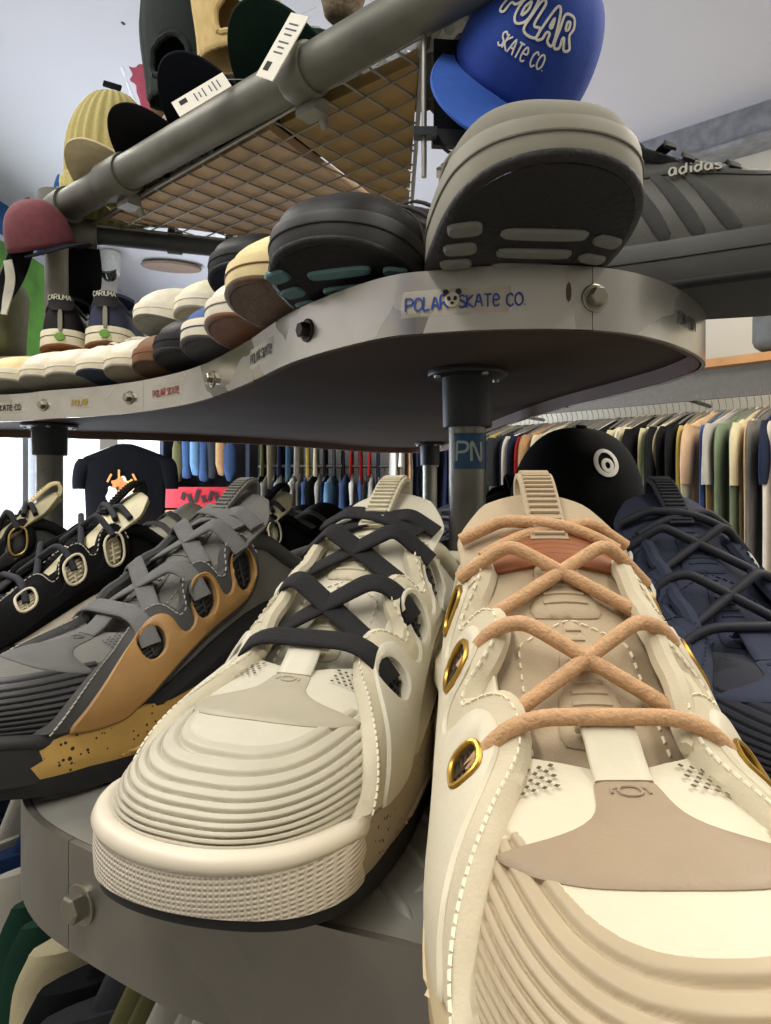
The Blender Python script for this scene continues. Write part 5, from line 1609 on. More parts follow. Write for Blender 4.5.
# khaki ribbed beanie
def beanie(name, label, loc, rot, mat, rx=.062, h=.155, group=None, ribs=24):
    root = empty(name, loc, rot, label, 'beanie', group)
    az = np.linspace(-PI, PI, 193)[:-1]; el = np.linspace(0, 1, 20)
    rows = []
    for e in el:
        r = rx * (1.0 if e < .45 else math.cos((e - .45) / .55 * PI / 2) ** .42) * (1 + .06 * math.sin(e * 2.4))
        rr = r + .0030 * np.cos(az * ribs) * (1 - e ** 3 * .6)
        rows.append(np.stack([rr * np.sin(az), rr * .75 * -np.cos(az), np.full(192, h * e)], 1))
    mb = MB(); mb.grid(np.stack(rows, axis=1), closeu=True); mb.f.append(tuple(i * 20 + 19 for i in range(192)))
    mb.build('knit_body', mat, root, sharp=None)
    # turned-up cuff
    rows = []
    for (o_, z) in ((.000, -.004), (.006, -.002), (.008, .01), (.008, .05), (.005, .055), (0, .054)):
        rr = rx + o_ + .0024 * np.cos(az * ribs)
        rows.append(np.stack([rr * np.sin(az), rr * .78 * -np.cos(az), np.full(192, z)], 1))
    mb = MB(); mb.grid(np.stack(rows, axis=1), closeu=True); mb.build('cuff', mat, root, sharp=None)
    return root
m_knit = M('knit_khaki', (170, 160, 104), .95, var=.08, scale=300, bump=.6, bscale=900)
bn = beanie('beanie', 'khaki ribbed beanie standing behind the cream brimmed cap', (-.468, 1.150, CZ + .462), (0, .04, 0), m_knit, rx=.068, h=.210)
mb = MB(); mb.box((.004, -.012, .212), (.030, .004, .009), Matrix.Rotation(.25, 3, 'Y')); mb.build('black_label', fab_blk, bn, smooth=False)
beanie('beanie', 'speckled grey beanie between the two black caps', (-.300, 1.02, CZ + .465), (0, 0, 0), M('knit_speckled', (150, 142, 126), .95, var=.5, scale=260), rx=.040, h=.105)
# balaclavas hanging behind the green cap: ribbed knit tubes with a face opening
def balaclava(label, loc, rot, mat, rib_m, hole, H=.24, r=.062):
    root = empty('balaclava', loc, rot, label, 'balaclava', 'balaclavas hanging behind the caps')
    def S(a, z):
        rr = r * (1 - .10 * np.cos(z * 26)) + .0016 * np.cos(a / r * 26)
        return np.stack([rr * np.sin(a / r), -rr * .55 * np.cos(a / r), z], axis=1)
    v, f = applique(S, [(-1.15 * r * 1.4, 0), (1.15 * r * 1.4, 0), (1.15 * r * 1.4, H), (-1.15 * r * 1.4, H)], [spline(hole, 5)], th=.004, step=.007, bevel=.003, flip=1 if surf_normal(S, np.array([0.]), np.array([.1]))[0][1] < 0 else -1)
    obj('knit_front', v, f, mat, root)
    hp = spline(hole, 5); hp = np.vstack([hp, hp[:1]]); q = resample(hp, .006, False)
    pp = S(q[:, 0], q[:, 1])
    mb = MB(); mb.tube([tuple(x + np.array([0, -.003, 0])) for x in pp], .0050, 8); mb.build('opening_trim', rib_m, root)
    mb = MB(); a = np.linspace(PI * .5, PI * 1.5, 18); mb.grid(np.stack([np.stack([r * .97 * np.sin(a), -r * .5 * np.cos(a), np.full(18, z)], 1) for z in np.linspace(0, H, 8)], axis=1)); o = mb.build('knit_back', mat, root)
    o.modifiers.new('thickness', 'SOLIDIFY').thickness = .004
    return root
k_grn = M('knit_dark_green', (24, 34, 32), .95, bump=.5, bscale=700); k_tan = M('knit_tan', (196, 172, 118), .95, bump=.5, bscale=700); k_ochre = M('knit_ochre', (178, 144, 76), .95)
balaclava('dark green ribbed balaclava hanging above the black cap', (-.315, 1.06, CZ + .605), (0, 0, -.3), k_grn, k_grn, [(-.030, .025), (.022, .028), (.034, .052), (.012, .078), (-.022, .07), (-.04, .045)])
balaclava('tan ribbed balaclava with dark opening above the green cap', (-.215, .99, CZ + .625), (0, 0, -.25), k_tan, k_tan, [(-.012, .02), (.022, .022), (.03, .05), (.010, .07), (-.016, .05)])
# ochre scarf and camo sleeve seen beneath them
cloth_strip('knit_scarf', 'ochre knitted scarf end below the tan balaclava', [(-.243, 1.05, CZ + .64), (-.243, 1.05, CZ + .60), (-.24, 1.05, CZ + .56), (-.24, 1.05, CZ + .52)], .05, k_ochre, 'scarf')
cloth_strip('brown_scarf', 'brown scarf edge beside the red paint splat', [(-.365, 1.12, CZ + .66), (-.36, 1.12, CZ + .62), (-.352, 1.12, CZ + .57), (-.35, 1.12, CZ + .54)], .05, M('scarf_brown', (120, 98, 76), .95), 'scarf')
fz = M('fuzzy_brown', (116, 104, 84), .98, var=.4, scale=240, bump=1.0, bscale=400)
mb = MB(); pts = spline([(-.055, .815, CZ + .56), (-.050, .815, CZ + .60), (-.045, .82, CZ + .66), (-.04, .82, CZ + .72)], 5, False); rr_ = [.026 * min(1, (.25 + k / 4)) ** .5 * (1 + .06 * math.sin(k * 1.9)) for k in range(len(pts))]; mb.tube([tuple(p) for p in pts], rr_, 18); tag(mb.build('fleece_hat', fz, None), 'brown fleece hat edge right of the green cap', 'hat')
# hang tags
def tag_card(label, c, R, w, h_):
    root = empty('hang_tag', c, R, label, 'tag', 'white hang tags on the tube')
    mb = MB(); mb.box((0, 0, -h_ / 2), (w, .0012, h_)); mb.build('card', M('tag_paper', (222, 220, 208), .7, var=.03), root, smooth=False)
    for k in range(9):
        mb = MB(); mb.box((-w * .30 + w * .032 * k + (k % 3) * w * .006, -.0008, -h_ * .82), (w * (.018 if k % 2 else .010), .0006, h_ * .14)); mb.build('barcode_line', ink_k, root, smooth=False)
    for k, (z, ww) in enumerate(((.16, .5), (.24, .62), (.32, .4), (.44, .55), (.52, .35), (.6, .5))):
        mb = MB(); mb.box((-.02 * w, -.0008, -h_ * z), (w * ww, .0006, h_ * .022)); mb.build('print_line', M('ink_grey', (90, 88, 110), .7), root, smooth=False)
    mb = MB(); mb.tube([(0, 0, 0), (0, .006, .010), (0, .012, .02)], .0005, 5); mb.build('string', tab_w, root)
    return root
tcar = on_tube(tube_t(318)) - tperp * .031
tag_card('white hang tag with barcode hanging from the green cap', tcar + Vector((.004, 0, .038)), (-.22, .52, yaw_out + .1), .028, .074)
tcar = on_tube(tube_t(243)) - tperp * .030
tag_card('white hang tag lying along the tube below the second cap', tcar + Vector((.006, 0, .020)), (-.5, .95, yaw_out + .1), .026, .070)

# cardboard sheets, bags and clothes lying on the wire grid
def poly_board(name, label, P, z0, th, mat, cat):
    o = board(name, np.array(P), z0, z0 + th, mat, None); tag(o, label, cat); return o
m_card = M('cardboard_pinkish', (172, 146, 118), .8, var=.16, scale=9); m_card2 = M('cardboard_olive', (136, 112, 66), .8, var=.16, scale=9)
def gp(a, b_): p = g0 + e1 * a + e2 * b_; return (p[0], p[1])
poly_board('cardboard_sheet', 'pinkish cardboard sheet lying on the wire grid', [(-.143, .838), (-.45, 1.112), (-.24, 1.195), (.034, 1.285), (.034, 1.115), (-.03, 1.035)], GZ + .002, .012, m_card, 'cardboard')
poly_board('cardboard_sheet', 'olive brown cardboard sheet on the wire grid near the drop rod', [(.034, .705), (-.128, .828), (-.02, 1.025), (.036, 1.09)], GZ + .0025, .014, m_card2, 'cardboard')
m_plast = glass('clear_plastic', (214, 216, 214), alpha=.42, rough=.12)
def crumple(name, label, A, B, w, amp, mat, cat, n=46, m=12, z=0.0, seed=1):
    r_ = np.random.default_rng(seed); A = np.array(A, float); B = np.array(B, float); d = (B - A); L = np.linalg.norm(d); d /= L
    s_ = np.cross(d, [0, 0, 1]); s_ /= np.linalg.norm(s_)
    G = np.zeros((n, m, 3))
    nz = r_.normal(0, 1, (n, m)); nz = (nz + np.roll(nz, 1, 0) + np.roll(nz, 1, 1)) / 2
    for i in range(n):
        for j in range(m):
            G[i, j] = A + d * L * i / (n - 1) + s_ * w * (j / (m - 1) - .5) + np.array([0, 0, amp * nz[i, j] + w * .25 * math.sin(j / (m - 1) * PI)])
    mb = MB(); mb.grid(G); o = mb.build(name, mat, None, sharp=25, fix=False)
    o.modifiers.new('thickness', 'SOLIDIFY').thickness = .0008
    tag(o, label, cat); return o
def g3(a, b_, z): p = gp(a, b_); return (p[0], p[1], z)
crumple('plastic_bag', 'crumpled clear plastic bag along the tube below the green cap', g3(-.02, .03, GZ + .020), g3(.26, .022, GZ + .018), .050, .007, m_plast, 'plastic bag', seed=2)
crumple('plastic_bag', 'crumpled clear plastic bag along the tube near the far coupler', g3(.40, .012, GZ + .018), g3(.64, .008, GZ + .018), .045, .007, m_plast, 'plastic bag', seed=3)
crumple('plastic_bag', 'clear plastic bag lying at the far edge of the wire grid', g3(.36, .42, GZ + .008), g3(.56, .24, GZ + .008), .07, .006, m_plast, 'plastic bag', seed=4)
crumple('folded_garment', 'black folded garment lying under the row of caps', g3(.25, .005, GZ + .030), g3(.66, .005, GZ + .030), .035, .006, fab_blk, 'garment', seed=5)
crumple('folded_garment', 'dark grey padded garment lying behind the drop rod', g3(-.03, .06, GZ + .026), g3(.16, .20, GZ + .040), .11, .008, M('garment_grey', (74, 74, 70), .7), 'garment', seed=6)
# dark webbing strap with buckle hanging beside the drop rod
t = empty('webbing_strap', (.062, .668, CZ + .44), (0, 0, .1), 'black webbing strap with plastic buckle hanging left of the blue cap', 'strap')
mb = MB(); mb.box((0, 0, -.05), (.030, .003, .10)); mb.build('webbing', fab_blk, t, smooth=False)
mb = MB(); mb.box((0, -.002, -.098), (.034, .008, .016)); mb.build('buckle', blk, t, smooth=False)
mb = MB(); mb.tube([(x, -.004, -.10 - .012 * math.sin(PI * q)) for q, x in zip(np.linspace(0, 1, 9), np.linspace(-.012, .016, 9))], .0018, 8); mb.build('cord', blk, t)
# ================================================================== clothes
def garment_mesh(name, hw=.20, length=.62, sh_drop=.055, th=.030, seed=0, skirt=.0, neck=.05):
    r_ = np.random.default_rng(seed)
    zs = np.concatenate([np.linspace(-neck, -neck - sh_drop, 5), np.linspace(-.01 - neck - sh_drop, -length, 16)])
    ws = np.concatenate([np.linspace(.045, hw, 5), hw * np.linspace(1.0, .93 + skirt, 16)])
    n = 28; rows = []
    ph = r_.uniform(0, 6, 4)
    for z, w in zip(zs, ws):
        a = np.linspace(0, 2 * PI, n, endpoint=False)
        q = (-z - .05) / (length - .05)
        x = w * np.sign(np.cos(a)) * np.abs(np.cos(a)) ** .8
        t = th * (.22 + .5 * min(1, q * 6) ** .5 + .25 * q)
        y = t * .5 * np.sign(np.sin(a)) * np.abs(np.sin(a)) ** .6
        y = y + .006 * q * np.sin(x * 34 + ph[0] + 3 * q) + .004 * q * np.sin(x * 61 + ph[1])
        rows.append(np.stack([x, y, np.full(n, z)], 1))
    mb = MB(); mb.grid(np.stack(rows, axis=0), closev=True)
    mb.f.append(tuple(range(n)))
    mb.f.append(tuple((len(zs) - 1) * n + i for i in range(n)))
    return mesh_data(name, mb.v, mb.f, M('cloth_base', (128, 128, 128), .9), True, 60)
def sleeve_mesh(name, hw, sh_drop, long, th=.030, seed=0):
    r_ = np.random.default_rng(seed + 50); L = .50 if long else .20
    p = [(hw * .90, 0, -.052 - sh_drop), (hw * 1.03, 0, -.085 - sh_drop), (hw * 1.10, .002, -.15 - sh_drop)]
    if long: p += [(hw * 1.12, .004, -.30 - sh_drop), (hw * 1.08, -.003, -.52 - sh_drop)]
    else: p += [(hw * 1.13, .002, -.22 - sh_drop)]
    q = spline(p, 5, False); n = 14; rows = []
    for i, c in enumerate(q):
        f = i / (len(q) - 1); a = np.linspace(0, 2 * PI, n, endpoint=False)
        wx = .058 * (1 - .35 * f); wy = th * .42 * (1 + .25 * math.sin(f * 7 + seed))
        rows.append(np.stack([c[0] + wx * np.cos(a), c[1] + wy * np.sin(a), np.full(n, c[2])], 1))
    mb = MB(); mb.grid(np.stack(rows, axis=0), closev=True); mb.f.append(tuple(range(n))); mb.f.append(tuple((len(q) - 1) * n + i for i in range(n)))
    return mesh_data(name, mb.v, mb.f, M('cloth_base', (128, 128, 128), .9), True, 60)
def hanger_mesh():
    mb = MB()
    mb.tube([tuple(p) for p in spline([(.012, 0, -.004), (.014, 0, .010), (0, 0, .018), (-.015, 0, .008), (-.010, 0, -.016), (0, 0, -.028), (0, 0, -.05)], 5, False)], .0016, 7)
    mb.tube([tuple(p) for p in spline([(-.17, 0, -.098), (-.08, 0, -.066), (0, 0, -.05), (.08, 0, -.066), (.17, 0, -.098)], 4, False)], .005, 8)
    return mesh_data('hanger', mb.v, mb.f, M('hanger_wire', (150, 148, 142), .4, metal=.6), True, 60)
hang_me = hanger_mesh()
hb_ = MB(); hb_.tube([tuple(p) for p in spline([(.009, 0, -.004), (.010, 0, .006), (0, 0, .009), (-.010, 0, .004), (-.007, 0, -.010), (0, 0, -.016), (0, 0, -.05)], 5, False)], .0014, 7)
hook_me = mesh_data('hanger', hb_.v, hb_.f, M('hanger_wire', (150, 148, 142)), True, 60)
GV = []
for k in range(6):
    hw = [.20, .22, .185, .21, .195, .205][k]; long = k % 2 == 0
    GV.append((garment_mesh('garment_body', hw, [.64, .70, .58, .66, .60, .68][k], .055, [.030, .034, .026, .036, .024, .030][k], k), sleeve_mesh('sleeve', hw, .055, long, [.030, .034, .026, .036, .024, .030][k], k)))
CLOTH = {}
def cloth(nm, rgb):
    if nm not in CLOTH: CLOTH[nm] = M('cloth_' + nm.replace(' ', '_'), rgb, .92, var=.10, scale=30, bump=.3, bscale=500, spec=.2)
    return CLOTH[nm]
PAL = {'black': (22, 23, 26), 'navy': (32, 40, 62), 'white': (214, 210, 198), 'cream': (206, 196, 162), 'yellow': (190, 168, 96), 'dark green': (28, 60, 48), 'sage': (118, 132, 108), 'grey': (120, 118, 112), 'red': (150, 36, 36), 'sky blue': (100, 136, 168),
       'tan': (178, 140, 100), 'blue': (66, 92, 150), 'olive': (84, 82, 52), 'brown': (92, 72, 56), 'peach': (204, 172, 138), 'charcoal': (52, 54, 58), 'dark blue': (30, 50, 92), 'light grey': (168, 166, 158), 'denim': (58, 80, 116)}
def hang_garment(p, yaw, col, label, group, k, kind='shirt', scale=1.0, tilt=0.0, meshes=None, thin=1.0):
    b_, s_ = (meshes or GV)[k % 6]; m = cloth(col, PAL[col])
    root = empty(kind, p, (tilt, 0, yaw), label, 'shirt' if kind == 'shirt' else kind, group); root.scale = (scale, scale * thin, scale)
    inst('body', b_, root, mat=m)
    inst('sleeve', s_, root, mat=m)
    o = inst('sleeve', s_, root, mat=m); o.rotation_euler = (0, 0, PI)
    inst('hanger', hook_me if meshes else hang_me, root)
    return root
def ordinal(n): return ['first', 'second', 'third', 'fourth', 'fifth', 'sixth', 'seventh', 'eighth', 'ninth', 'tenth', 'eleventh', 'twelfth', 'thirteenth', 'fourteenth', 'fifteenth', 'sixteenth', 'seventeenth', 'eighteenth', 'nineteenth', 'twentieth'][n] if n < 20 else ordinal(n - 20).join(['twenty-', '']) if n < 29 else 'number %d' % (n + 1)
def row_labels(cols, where):
    out = []; seen = {}
    for i, c in enumerate(cols):
        l = cols[i - 1] if i else None; r = cols[i + 1] if i + 1 < len(cols) else None
        s = c + ' shirt ' + ('between the %s and %s ones' % (l, r) if l and r else 'next to the %s one at the end' % (l or r)) + ' ' + where
        out.append(s)
    for i, s in enumerate(out):
        if out.count(s) > 1:
            seen[s] = seen.get(s, 0) + 1
    cnt = {}
    fin = []
    for s in out:
        if seen.get(s):
            cnt[s] = cnt.get(s, 0) + 1
            fin.append(s.replace('between the ', 'between ').replace(' ones', '') + ', %s from left' % ordinal(cnt[s] - 1))
        else: fin.append(s)
    return fin

# ---- right-hand clothes rail in front of the slanting wall
rail_z = CZ + .290
ra = Vector((.44, 2.62)); rb = Vector((1.42, 1.66)); rd = (rb - ra); rL = rd.length; rd /= rL
rail = empty('clothes_rail', (ra.x, ra.y, rail_z), (0, 0, 0), 'steel clothes rail on brackets along the right wall', 'clothes rail')
mb = MB(); mb.tube([(0, 0, 0), tuple(rd.to_3d() * rL)], .011, 14); mb.build('rail', m_pipe, rail)
for t in (.02, .5, .98):
    c = rd.to_3d() * rL * t; w_ = (-rnor).to_3d()
    mb = MB(); mb.tube([c, c + w_ * .30], .007, 8); mb.build('bracket', m_pipe, rail)
cols = ['navy', 'black', 'navy', 'olive', 'yellow', 'dark green', 'white', 'charcoal', 'navy', 'white', 'navy', 'red', 'cream', 'tan', 'white', 'black', 'cream', 'charcoal', 'black', 'sky blue', 'dark green', 'sage', 'grey', 'black', 'white', 'black', 'black', 'black',
        'cream', 'white', 'cream', 'black', 'cream', 'sage', 'black', 'cream', 'black', 'black', 'yellow', 'cream', 'peach', 'blue', 'tan', 'light grey', 'sage', 'sage', 'cream', 'peach', 'grey', 'navy', 'white', 'tan']
labs = row_labels(cols, 'on the right-hand rail')
ryaw = math.atan2(rd.y, rd.x) + PI / 2
for i, c in enumerate(cols):
    p = ra + rd * (.012 + .0196 * i)
    hang_garment((p.x, p.y, rail_z - .004), ryaw + random.uniform(-.05, .05), c, labs[i], 'shirts on the right-hand rail', i * 5 + (i // 3), scale=random.uniform(.94, 1.0), thin=.60)
# ---- wooden shelf above that rail, with a dark bag on it
sA = ra + rd * .1 - rnor * .30; 
t = empty('wall_shelf', (0, 0, CZ + .365), (0, 0, 0), 'plain wooden shelf on the right wall above the clothes rail', 'shelf')
q0 = ra + rd * .05 + rnor * .06; q1 = rb + rd * .2 + rnor * .06
P = [(q0.x, q0.y), (q1.x, q1.y), ((q1 - rnor * .33).x, (q1 - rnor * .33).y), ((q0 - rnor * .33).x, (q0 - rnor * .33).y)]
V = [(x, y, z) for z in (-.0, .024) for x, y in P]
obj('shelf_board', V, [(0, 1, 2, 3), (4, 5, 6, 7), (0, 1, 5, 4), (1, 2, 6, 5), (2, 3, 7, 6), (3, 0, 4, 7)], m_wood, t, smooth=False, fix=True)
mb = MB(); mb.box(((q0 + q1) / 2 - rnor * .05).to_3d() + Vector((0, 0, -.045)), ((q1 - q0).length, .012, .09), Matrix.Rotation(math.atan2(rd.y, rd.x), 3, 'Z')); mb.build('back_rail', M('shelf_grey', (112, 108, 100), .6), t, smooth=False)
def soft_box(name, mat, parent, size, n=14, p=.35, loc=(0, 0, 0), wob=.006, seed=0):
    r_ = np.random.default_rng(seed); ph = r_.uniform(0, 6, 4)
    el = np.linspace(-PI / 2, PI / 2, n); az = np.linspace(0, 2 * PI, 2 * n, endpoint=False)
    f = lambda v: np.sign(v) * np.abs(v) ** p
    rows = []
    for e in el:
        x = size[0] / 2 * f(np.cos(e)) * f(np.cos(az)); y = size[1] / 2 * f(np.cos(e)) * f(np.sin(az)); z = np.full(2 * n, size[2] / 2 * f(np.sin(e)))
        w_ = wob * np.sin(x * 40 + ph[0]) * np.sin(z * 50 + ph[1])
        rows.append(np.stack([x + w_ + loc[0], y + w_ + loc[1], z + loc[2] + size[2] / 2], 1))
    mb = MB(); mb.grid(np.stack(rows, axis=0), closev=True)
    return mb.build(name, mat, parent, sharp=None)
pb = rb - rd * .22 - rnor * .06
m_bag = M('bag_grey_nylon', (84, 86, 82), .6, var=.12)
t = empty('sports_bag', (pb.x, pb.y, CZ + .390), (0, 0, math.atan2(rd.y, rd.x)), 'dark grey sports bag with pale piping on the wooden shelf', 'bag')
soft_box('bag_body', m_bag, t, (.52, .24, .15), seed=3)
mb = MB(); mb.tube([(-.25, -.118, .13), (0, -.126, .135), (.25, -.118, .128)], .006, 8); mb.build('piping', M('piping_pale', (150, 150, 138), .6), t)
for k in (-.06, .10):
    mb = MB(); mb.tube([tuple(p) for p in spline([(k, -.126, .035), (k + .02, -.130, .07), (k + .05, -.128, .11)], 5, False)], .005, 8); mb.build('stripe', blk, t)
t2 = empty('small_toy', (q0.x, q0.y, CZ + .389), (0, 0, 0))
bpy.data.objects.remove(t2)

# ---- garments hanging radially from a curved rail under the lower deck
GR = offset_poly(L_OUT, -.20)
RG = RimSurf(L_OUT, -.205)
gz = LZ0 + .001
GU = []
for k in range(6):
    t_ = [.032, .036, .030, .038, .028, .034][k]
    GU.append((garment_mesh('garment_body', .165, .66, .24, t_, k + 20, neck=.016), sleeve_mesh('sleeve', .160, .20, k % 2 == 0, t_, k + 20)))
und = empty('hoop_rail', (0, .5, gz), (0, 0, 0), 'curved steel rail under the lower deck carrying hung clothes', 'clothes rail')
a0 = RL.at_px(20) - .10; a1 = RL.at_px(330) + .05
ratio = RG.len / RL.len
def rg_at(x):
    return RL.at_px(x)
pts = []
fr_ = np.linspace(RL.at_px(0) - .14 if True else 0, RL.at_px(400) + .25, 40)
def rail_pt(a):
    p = RL(np.array([a]), np.array([gz]))[0]; n = surf_normal(RL, np.array([a]), np.array([gz]), 1e-3, 1e-3)[0]
    return p - n * .17, n
und_pts = [rail_pt(a)[0] - np.array([0, .5, gz]) for a in fr_]
mb = MB(); mb.tube([tuple(p) for p in und_pts], .006, 12); mb.build('rail', m_pipe, und)
for i in (4, 20, 35):
    mb = MB(); mb.tube([tuple(und_pts[i]), tuple(und_pts[i] + np.array([0, 0, .0105]))], .006, 8); mb.build('drop_bracket', m_pipe, und)
ucol = ['navy', 'light grey', 'dark blue', 'white', 'dark green', 'dark green', 'cream', 'black', 'charcoal', 'olive', 'olive', 'light grey', 'light grey', 'white', 'black', 'tan', 'navy', 'grey', 'black', 'cream', 'charcoal']
ulab = row_labels(ucol, 'under the lower deck')
aa = np.linspace(RL.at_px(0) - .085, RL.at_px(400) + .16, len(ucol))
for i, c in enumerate(ucol):
    p, n = rail_pt(aa[i])
    hang_garment((p[0], p[1], gz - .004), math.atan2(n[1], n[0]) + random.uniform(-.06, .06), c, ulab[i], 'clothes under the lower deck', i * 5 + 1, scale=1.0, meshes=GU)

# ---- black printed T-shirt hanging in front of the shop window
t = empty('t_shirt', (-1.42, 3.72, CZ + .30), (0, 0, -.12), 'black T-shirt with a painted animal print hanging before the window', 'T-shirt')
mk = M('tshirt_black', (10, 10, 12), 1.0, var=.1, spec=.05)
o = inst('body', garment_mesh('garment_body', .24, .66, .07, .05, 11), t, mat=mk)
s_me = sleeve_mesh('sleeve', .235, .075, False, .05, 3)
inst('sleeve', s_me, t, mat=mk); o = inst('sleeve', s_me, t, mat=mk); o.rotation_euler = (0, 0, PI)
inst('hanger', hang_me, t)
def S_ts(a, z): return np.stack([a, np.full_like(a, -.0235), z], axis=1)
prints = [((.0, -.31), .055, .075, (214, 206, 190), 'print_head'), ((-.02, -.27), .045, .035, (196, 104, 44), 'print_patch'), ((.045, -.28), .02, .04, (206, 150, 70), 'print_patch'), ((.01, -.33), .028, .022, (178, 60, 44), 'print_mouth'), ((-.06, -.33), .03, .05, (230, 224, 210), 'print_paw'), ((.05, -.35), .035, .045, (226, 220, 206), 'print_paw'),
          ((-.03, -.29), .009, .012, (20, 20, 20), 'print_eye'), ((.022, -.295), .009, .012, (20, 20, 20), 'print_eye')]
for k, (c, ra_, rb_, col, nm) in enumerate(prints):
    cp = [(c[0] + ra_ * (1 + .25 * math.sin(5 * q + k)) * math.cos(q), c[1] + rb_ * (1 + .2 * math.cos(4 * q + k)) * math.sin(q)) for q in np.linspace(0, 2 * PI, 22, endpoint=False)]
    v, f = applique(S_ts, cp, th=.0012, step=.014, bevel=.002, base=.0010 * k, flip=1 if surf_normal(S_ts, np.array([0.]), np.array([-.3]))[0][1] < 0 else -1, sink=.004); obj(nm, v, f, M('print_%d' % k, col, .8, var=.3, scale=60), t)
for (x, z, rr_) in ((-.075, -.235, .5), (-.02, -.215, 0), (.07, -.235, -.5)):
    mb = MB(); mb.box((x, -.026, z), (.012, .003, .05), Matrix.Rotation(rr_, 3, 'Y')); mb.build('print_spark', M('print_spark', (206, 120, 50), .8), t, smooth=False)

# ---- racks along the back wall
def back_rack(x0, x1, y, z, cols, where, lab, sc=1.0, upper=True, yawj=.12):
    r = empty('clothes_rail', (x0, y, z), (0, 0, 0), lab, 'clothes rail')
    mb = MB(); mb.tube([(0, 0, 0), (x1 - x0, 0, 0)], .012, 10); mb.build('rail', m_pipe, r)
    for q in (.03, .97):
        mb = MB(); mb.tube([((x1 - x0) * q, 0, 0), ((x1 - x0) * q, 5.0 - y, 0)], .008, 8); mb.build('bracket', m_pipe, r)
    ll = row_labels(cols, where)
    for i, c in enumerate(cols):
        hang_garment((x0 + (x1 - x0) * (i + .5) / len(cols), y, z - .004), PI / 2 + random.uniform(-yawj, yawj), c, ll[i], 'shirts ' + where, i * 5 + 2, scale=sc)
back_rack(-.86, .02, 4.62, CZ + .16, ['charcoal', 'grey', 'navy', 'light grey', 'black', 'white', 'grey', 'denim', 'black', 'light grey', 'navy', 'sky blue', 'charcoal', 'denim', 'white', 'denim', 'black', 'light grey', 'denim', 'navy'], 'on the low back rail', 'low steel clothes rail on the back wall')
back_rack(-.86, -.02, 4.66, CZ + .50, ['olive', 'cream', 'navy', 'sky blue', 'light grey', 'yellow', 'cream', 'black', 'charcoal', 'black', 'red', 'red', 'red', 'navy'], 'on the high back rail', 'high steel clothes rail on the back wall', sc=.7)
back_rack(.02, .62, 4.40, CZ + .42, ['white', 'white', 'tan', 'navy', 'white', 'cream', 'navy', 'denim', 'navy', 'white', 'black', 'denim'], 'on the short back rail', 'steel clothes rail at the back beside the slanting wall')
# display bay with folded jeans and a red sign
t = empty('display_bay', (-1.22, 4.72, 0), (0, 0, 0), 'dark display bay with red sign against the back wall', 'shelf')
m_bay = M('bay_dark', (36, 36, 40), .7)
mb = MB(); mb.box((0, .2, 1.0), (.58, .02, 1.9)); mb.build('back_panel', m_bay, t, smooth=False)
for x in (-.29, .29):
    mb = MB(); mb.box((x, .04, .95), (.025, .32, 1.9)); mb.build('side_panel', M('bay_navy', (40, 48, 66), .6), t, smooth=False)
mb = MB(); mb.box((0, -.02, 1.10), (.56, .22, .14)); sg = mb.build('red_sign', M('sign_red', (196, 34, 48), .5), t, smooth=False)
for k in range(7):
    mb = MB(); mb.box((-.14 + .046 * k, -.134, 1.10 + .01 * (-1) ** k), (.024, .006, .05 + .02 * (k % 3)), Matrix.Rotation(.3 * (-1) ** k, 3, 'Y')); mb.build('sign_mark', M('sign_pattern', (30, 16, 18), .6), sg, smooth=False)
mb = MB(); mb.box((0, .02, 1.0), (.56, .26, .03)); mb.build('shelf_board', m_wood, t, smooth=False)
dn = ['olive', 'denim', 'sky blue', 'denim', 'charcoal', 'tan', 'denim']
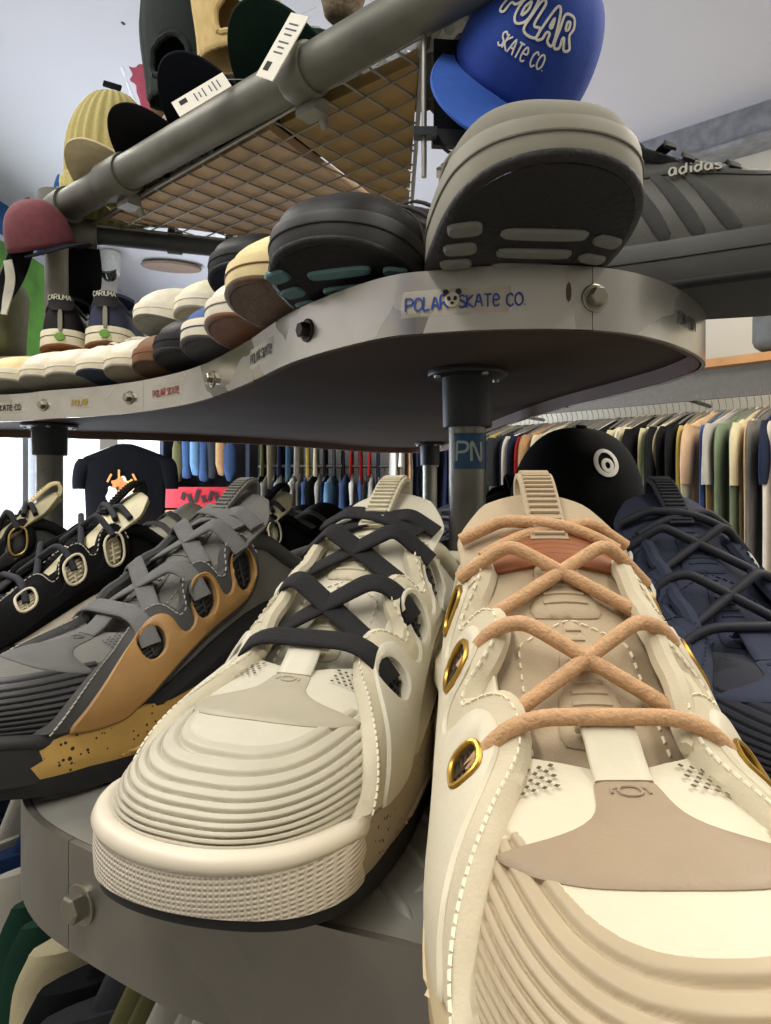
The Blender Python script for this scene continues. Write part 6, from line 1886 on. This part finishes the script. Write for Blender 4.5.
for k, c in enumerate(dn):
    o = soft_box('hanging_jeans', cloth(c, PAL[c]), None, (.065, .09, .30), 8, .5, loc=(0, 0, 0), seed=k); o.location = (-1.40 + .058 * k, 4.62, CZ + .055 + .02 * (k % 3))
    tag(o, c + ' jeans hanging in the display bay, %s from the left' % ordinal(k), 'jeans', 'jeans hanging in the display bay')
    mb = MB(); mb.tube([(0, 0, .30), (0, 0, .34)], .003, 6); mb.build('hook', m_bolt, o)
mb = MB(); mb.tube([(-1.48, 4.62, CZ + .40), (-.96, 4.62, CZ + .40)], .008, 8); mb.tube([(-1.48, 4.62, CZ + .40), (-1.48, 4.9, CZ + .40)], .006, 8); o = mb.build('jeans_rail', m_pipe, None); tag(o, 'short rail holding the jeans in the display bay', 'rail')
# framed colourful skateboard between bay and rails
t = empty('skateboard_deck', (-.90, 4.90, CZ - .12), (-.08, 0, 0), 'colourful skateboard deck leaning upright on the back wall', 'skateboard')
v, f = applique(lambda a, z: np.stack([a, 0 * a, z], 1), spline([(-.1, .1), (-.1, .4), (-.1, .7), (-.06, .79), (0, .81), (.06, .79), (.1, .7), (.1, .4), (.1, .1), (.06, .02), (0, 0), (-.06, .02)], 5), th=.012, step=.04, bevel=.006, flip=-1); obj('deck', v, f, M('deck_print', (176, 190, 170), .5, var=.5, scale=12), t)
for k, c in enumerate(((60, 120, 170), (206, 160, 60), (180, 70, 60))):
    disc(lambda a, z: np.stack([a, 0 * a, z], 1), [-.03, .04, 0][k], [.25, .42, .58][k], .06, .07, M('deck_art_%d' % k, c, .5), t, 'deck_art', th=.001, base=.012, flip=-1 )
# ---- olive backpack on the upper deck at the far left
t = empty('backpack', (-.74, 1.145, UZ1), (0, 0, .2), 'olive canvas backpack with dark straps at the far left of the upper deck', 'backpack')
m_ol = M('canvas_olive', (96, 98, 68), .85, var=.12, bump=.3, bscale=500)
t.location.z = rz
soft_box('bag_body', m_ol, t, (.24, .13, .16), seed=8)
soft_box('front_pocket', m_ol, t, (.15, .04, .09), 10, .4, (.02, -.07, .01), seed=9)
for x in (-.07, .08):
    mb = MB(); mb.box((x, -.068, .08), (.016, .006, .15)); mb.build('strap', fab_blk, t, smooth=False)
mb = MB(); mb.tube([(-.03, 0, .155), (-.02, 0, .185), (.02, 0, .185), (.03, 0, .155)], .006, 8); mb.build('grab_handle', fab_blk, t)
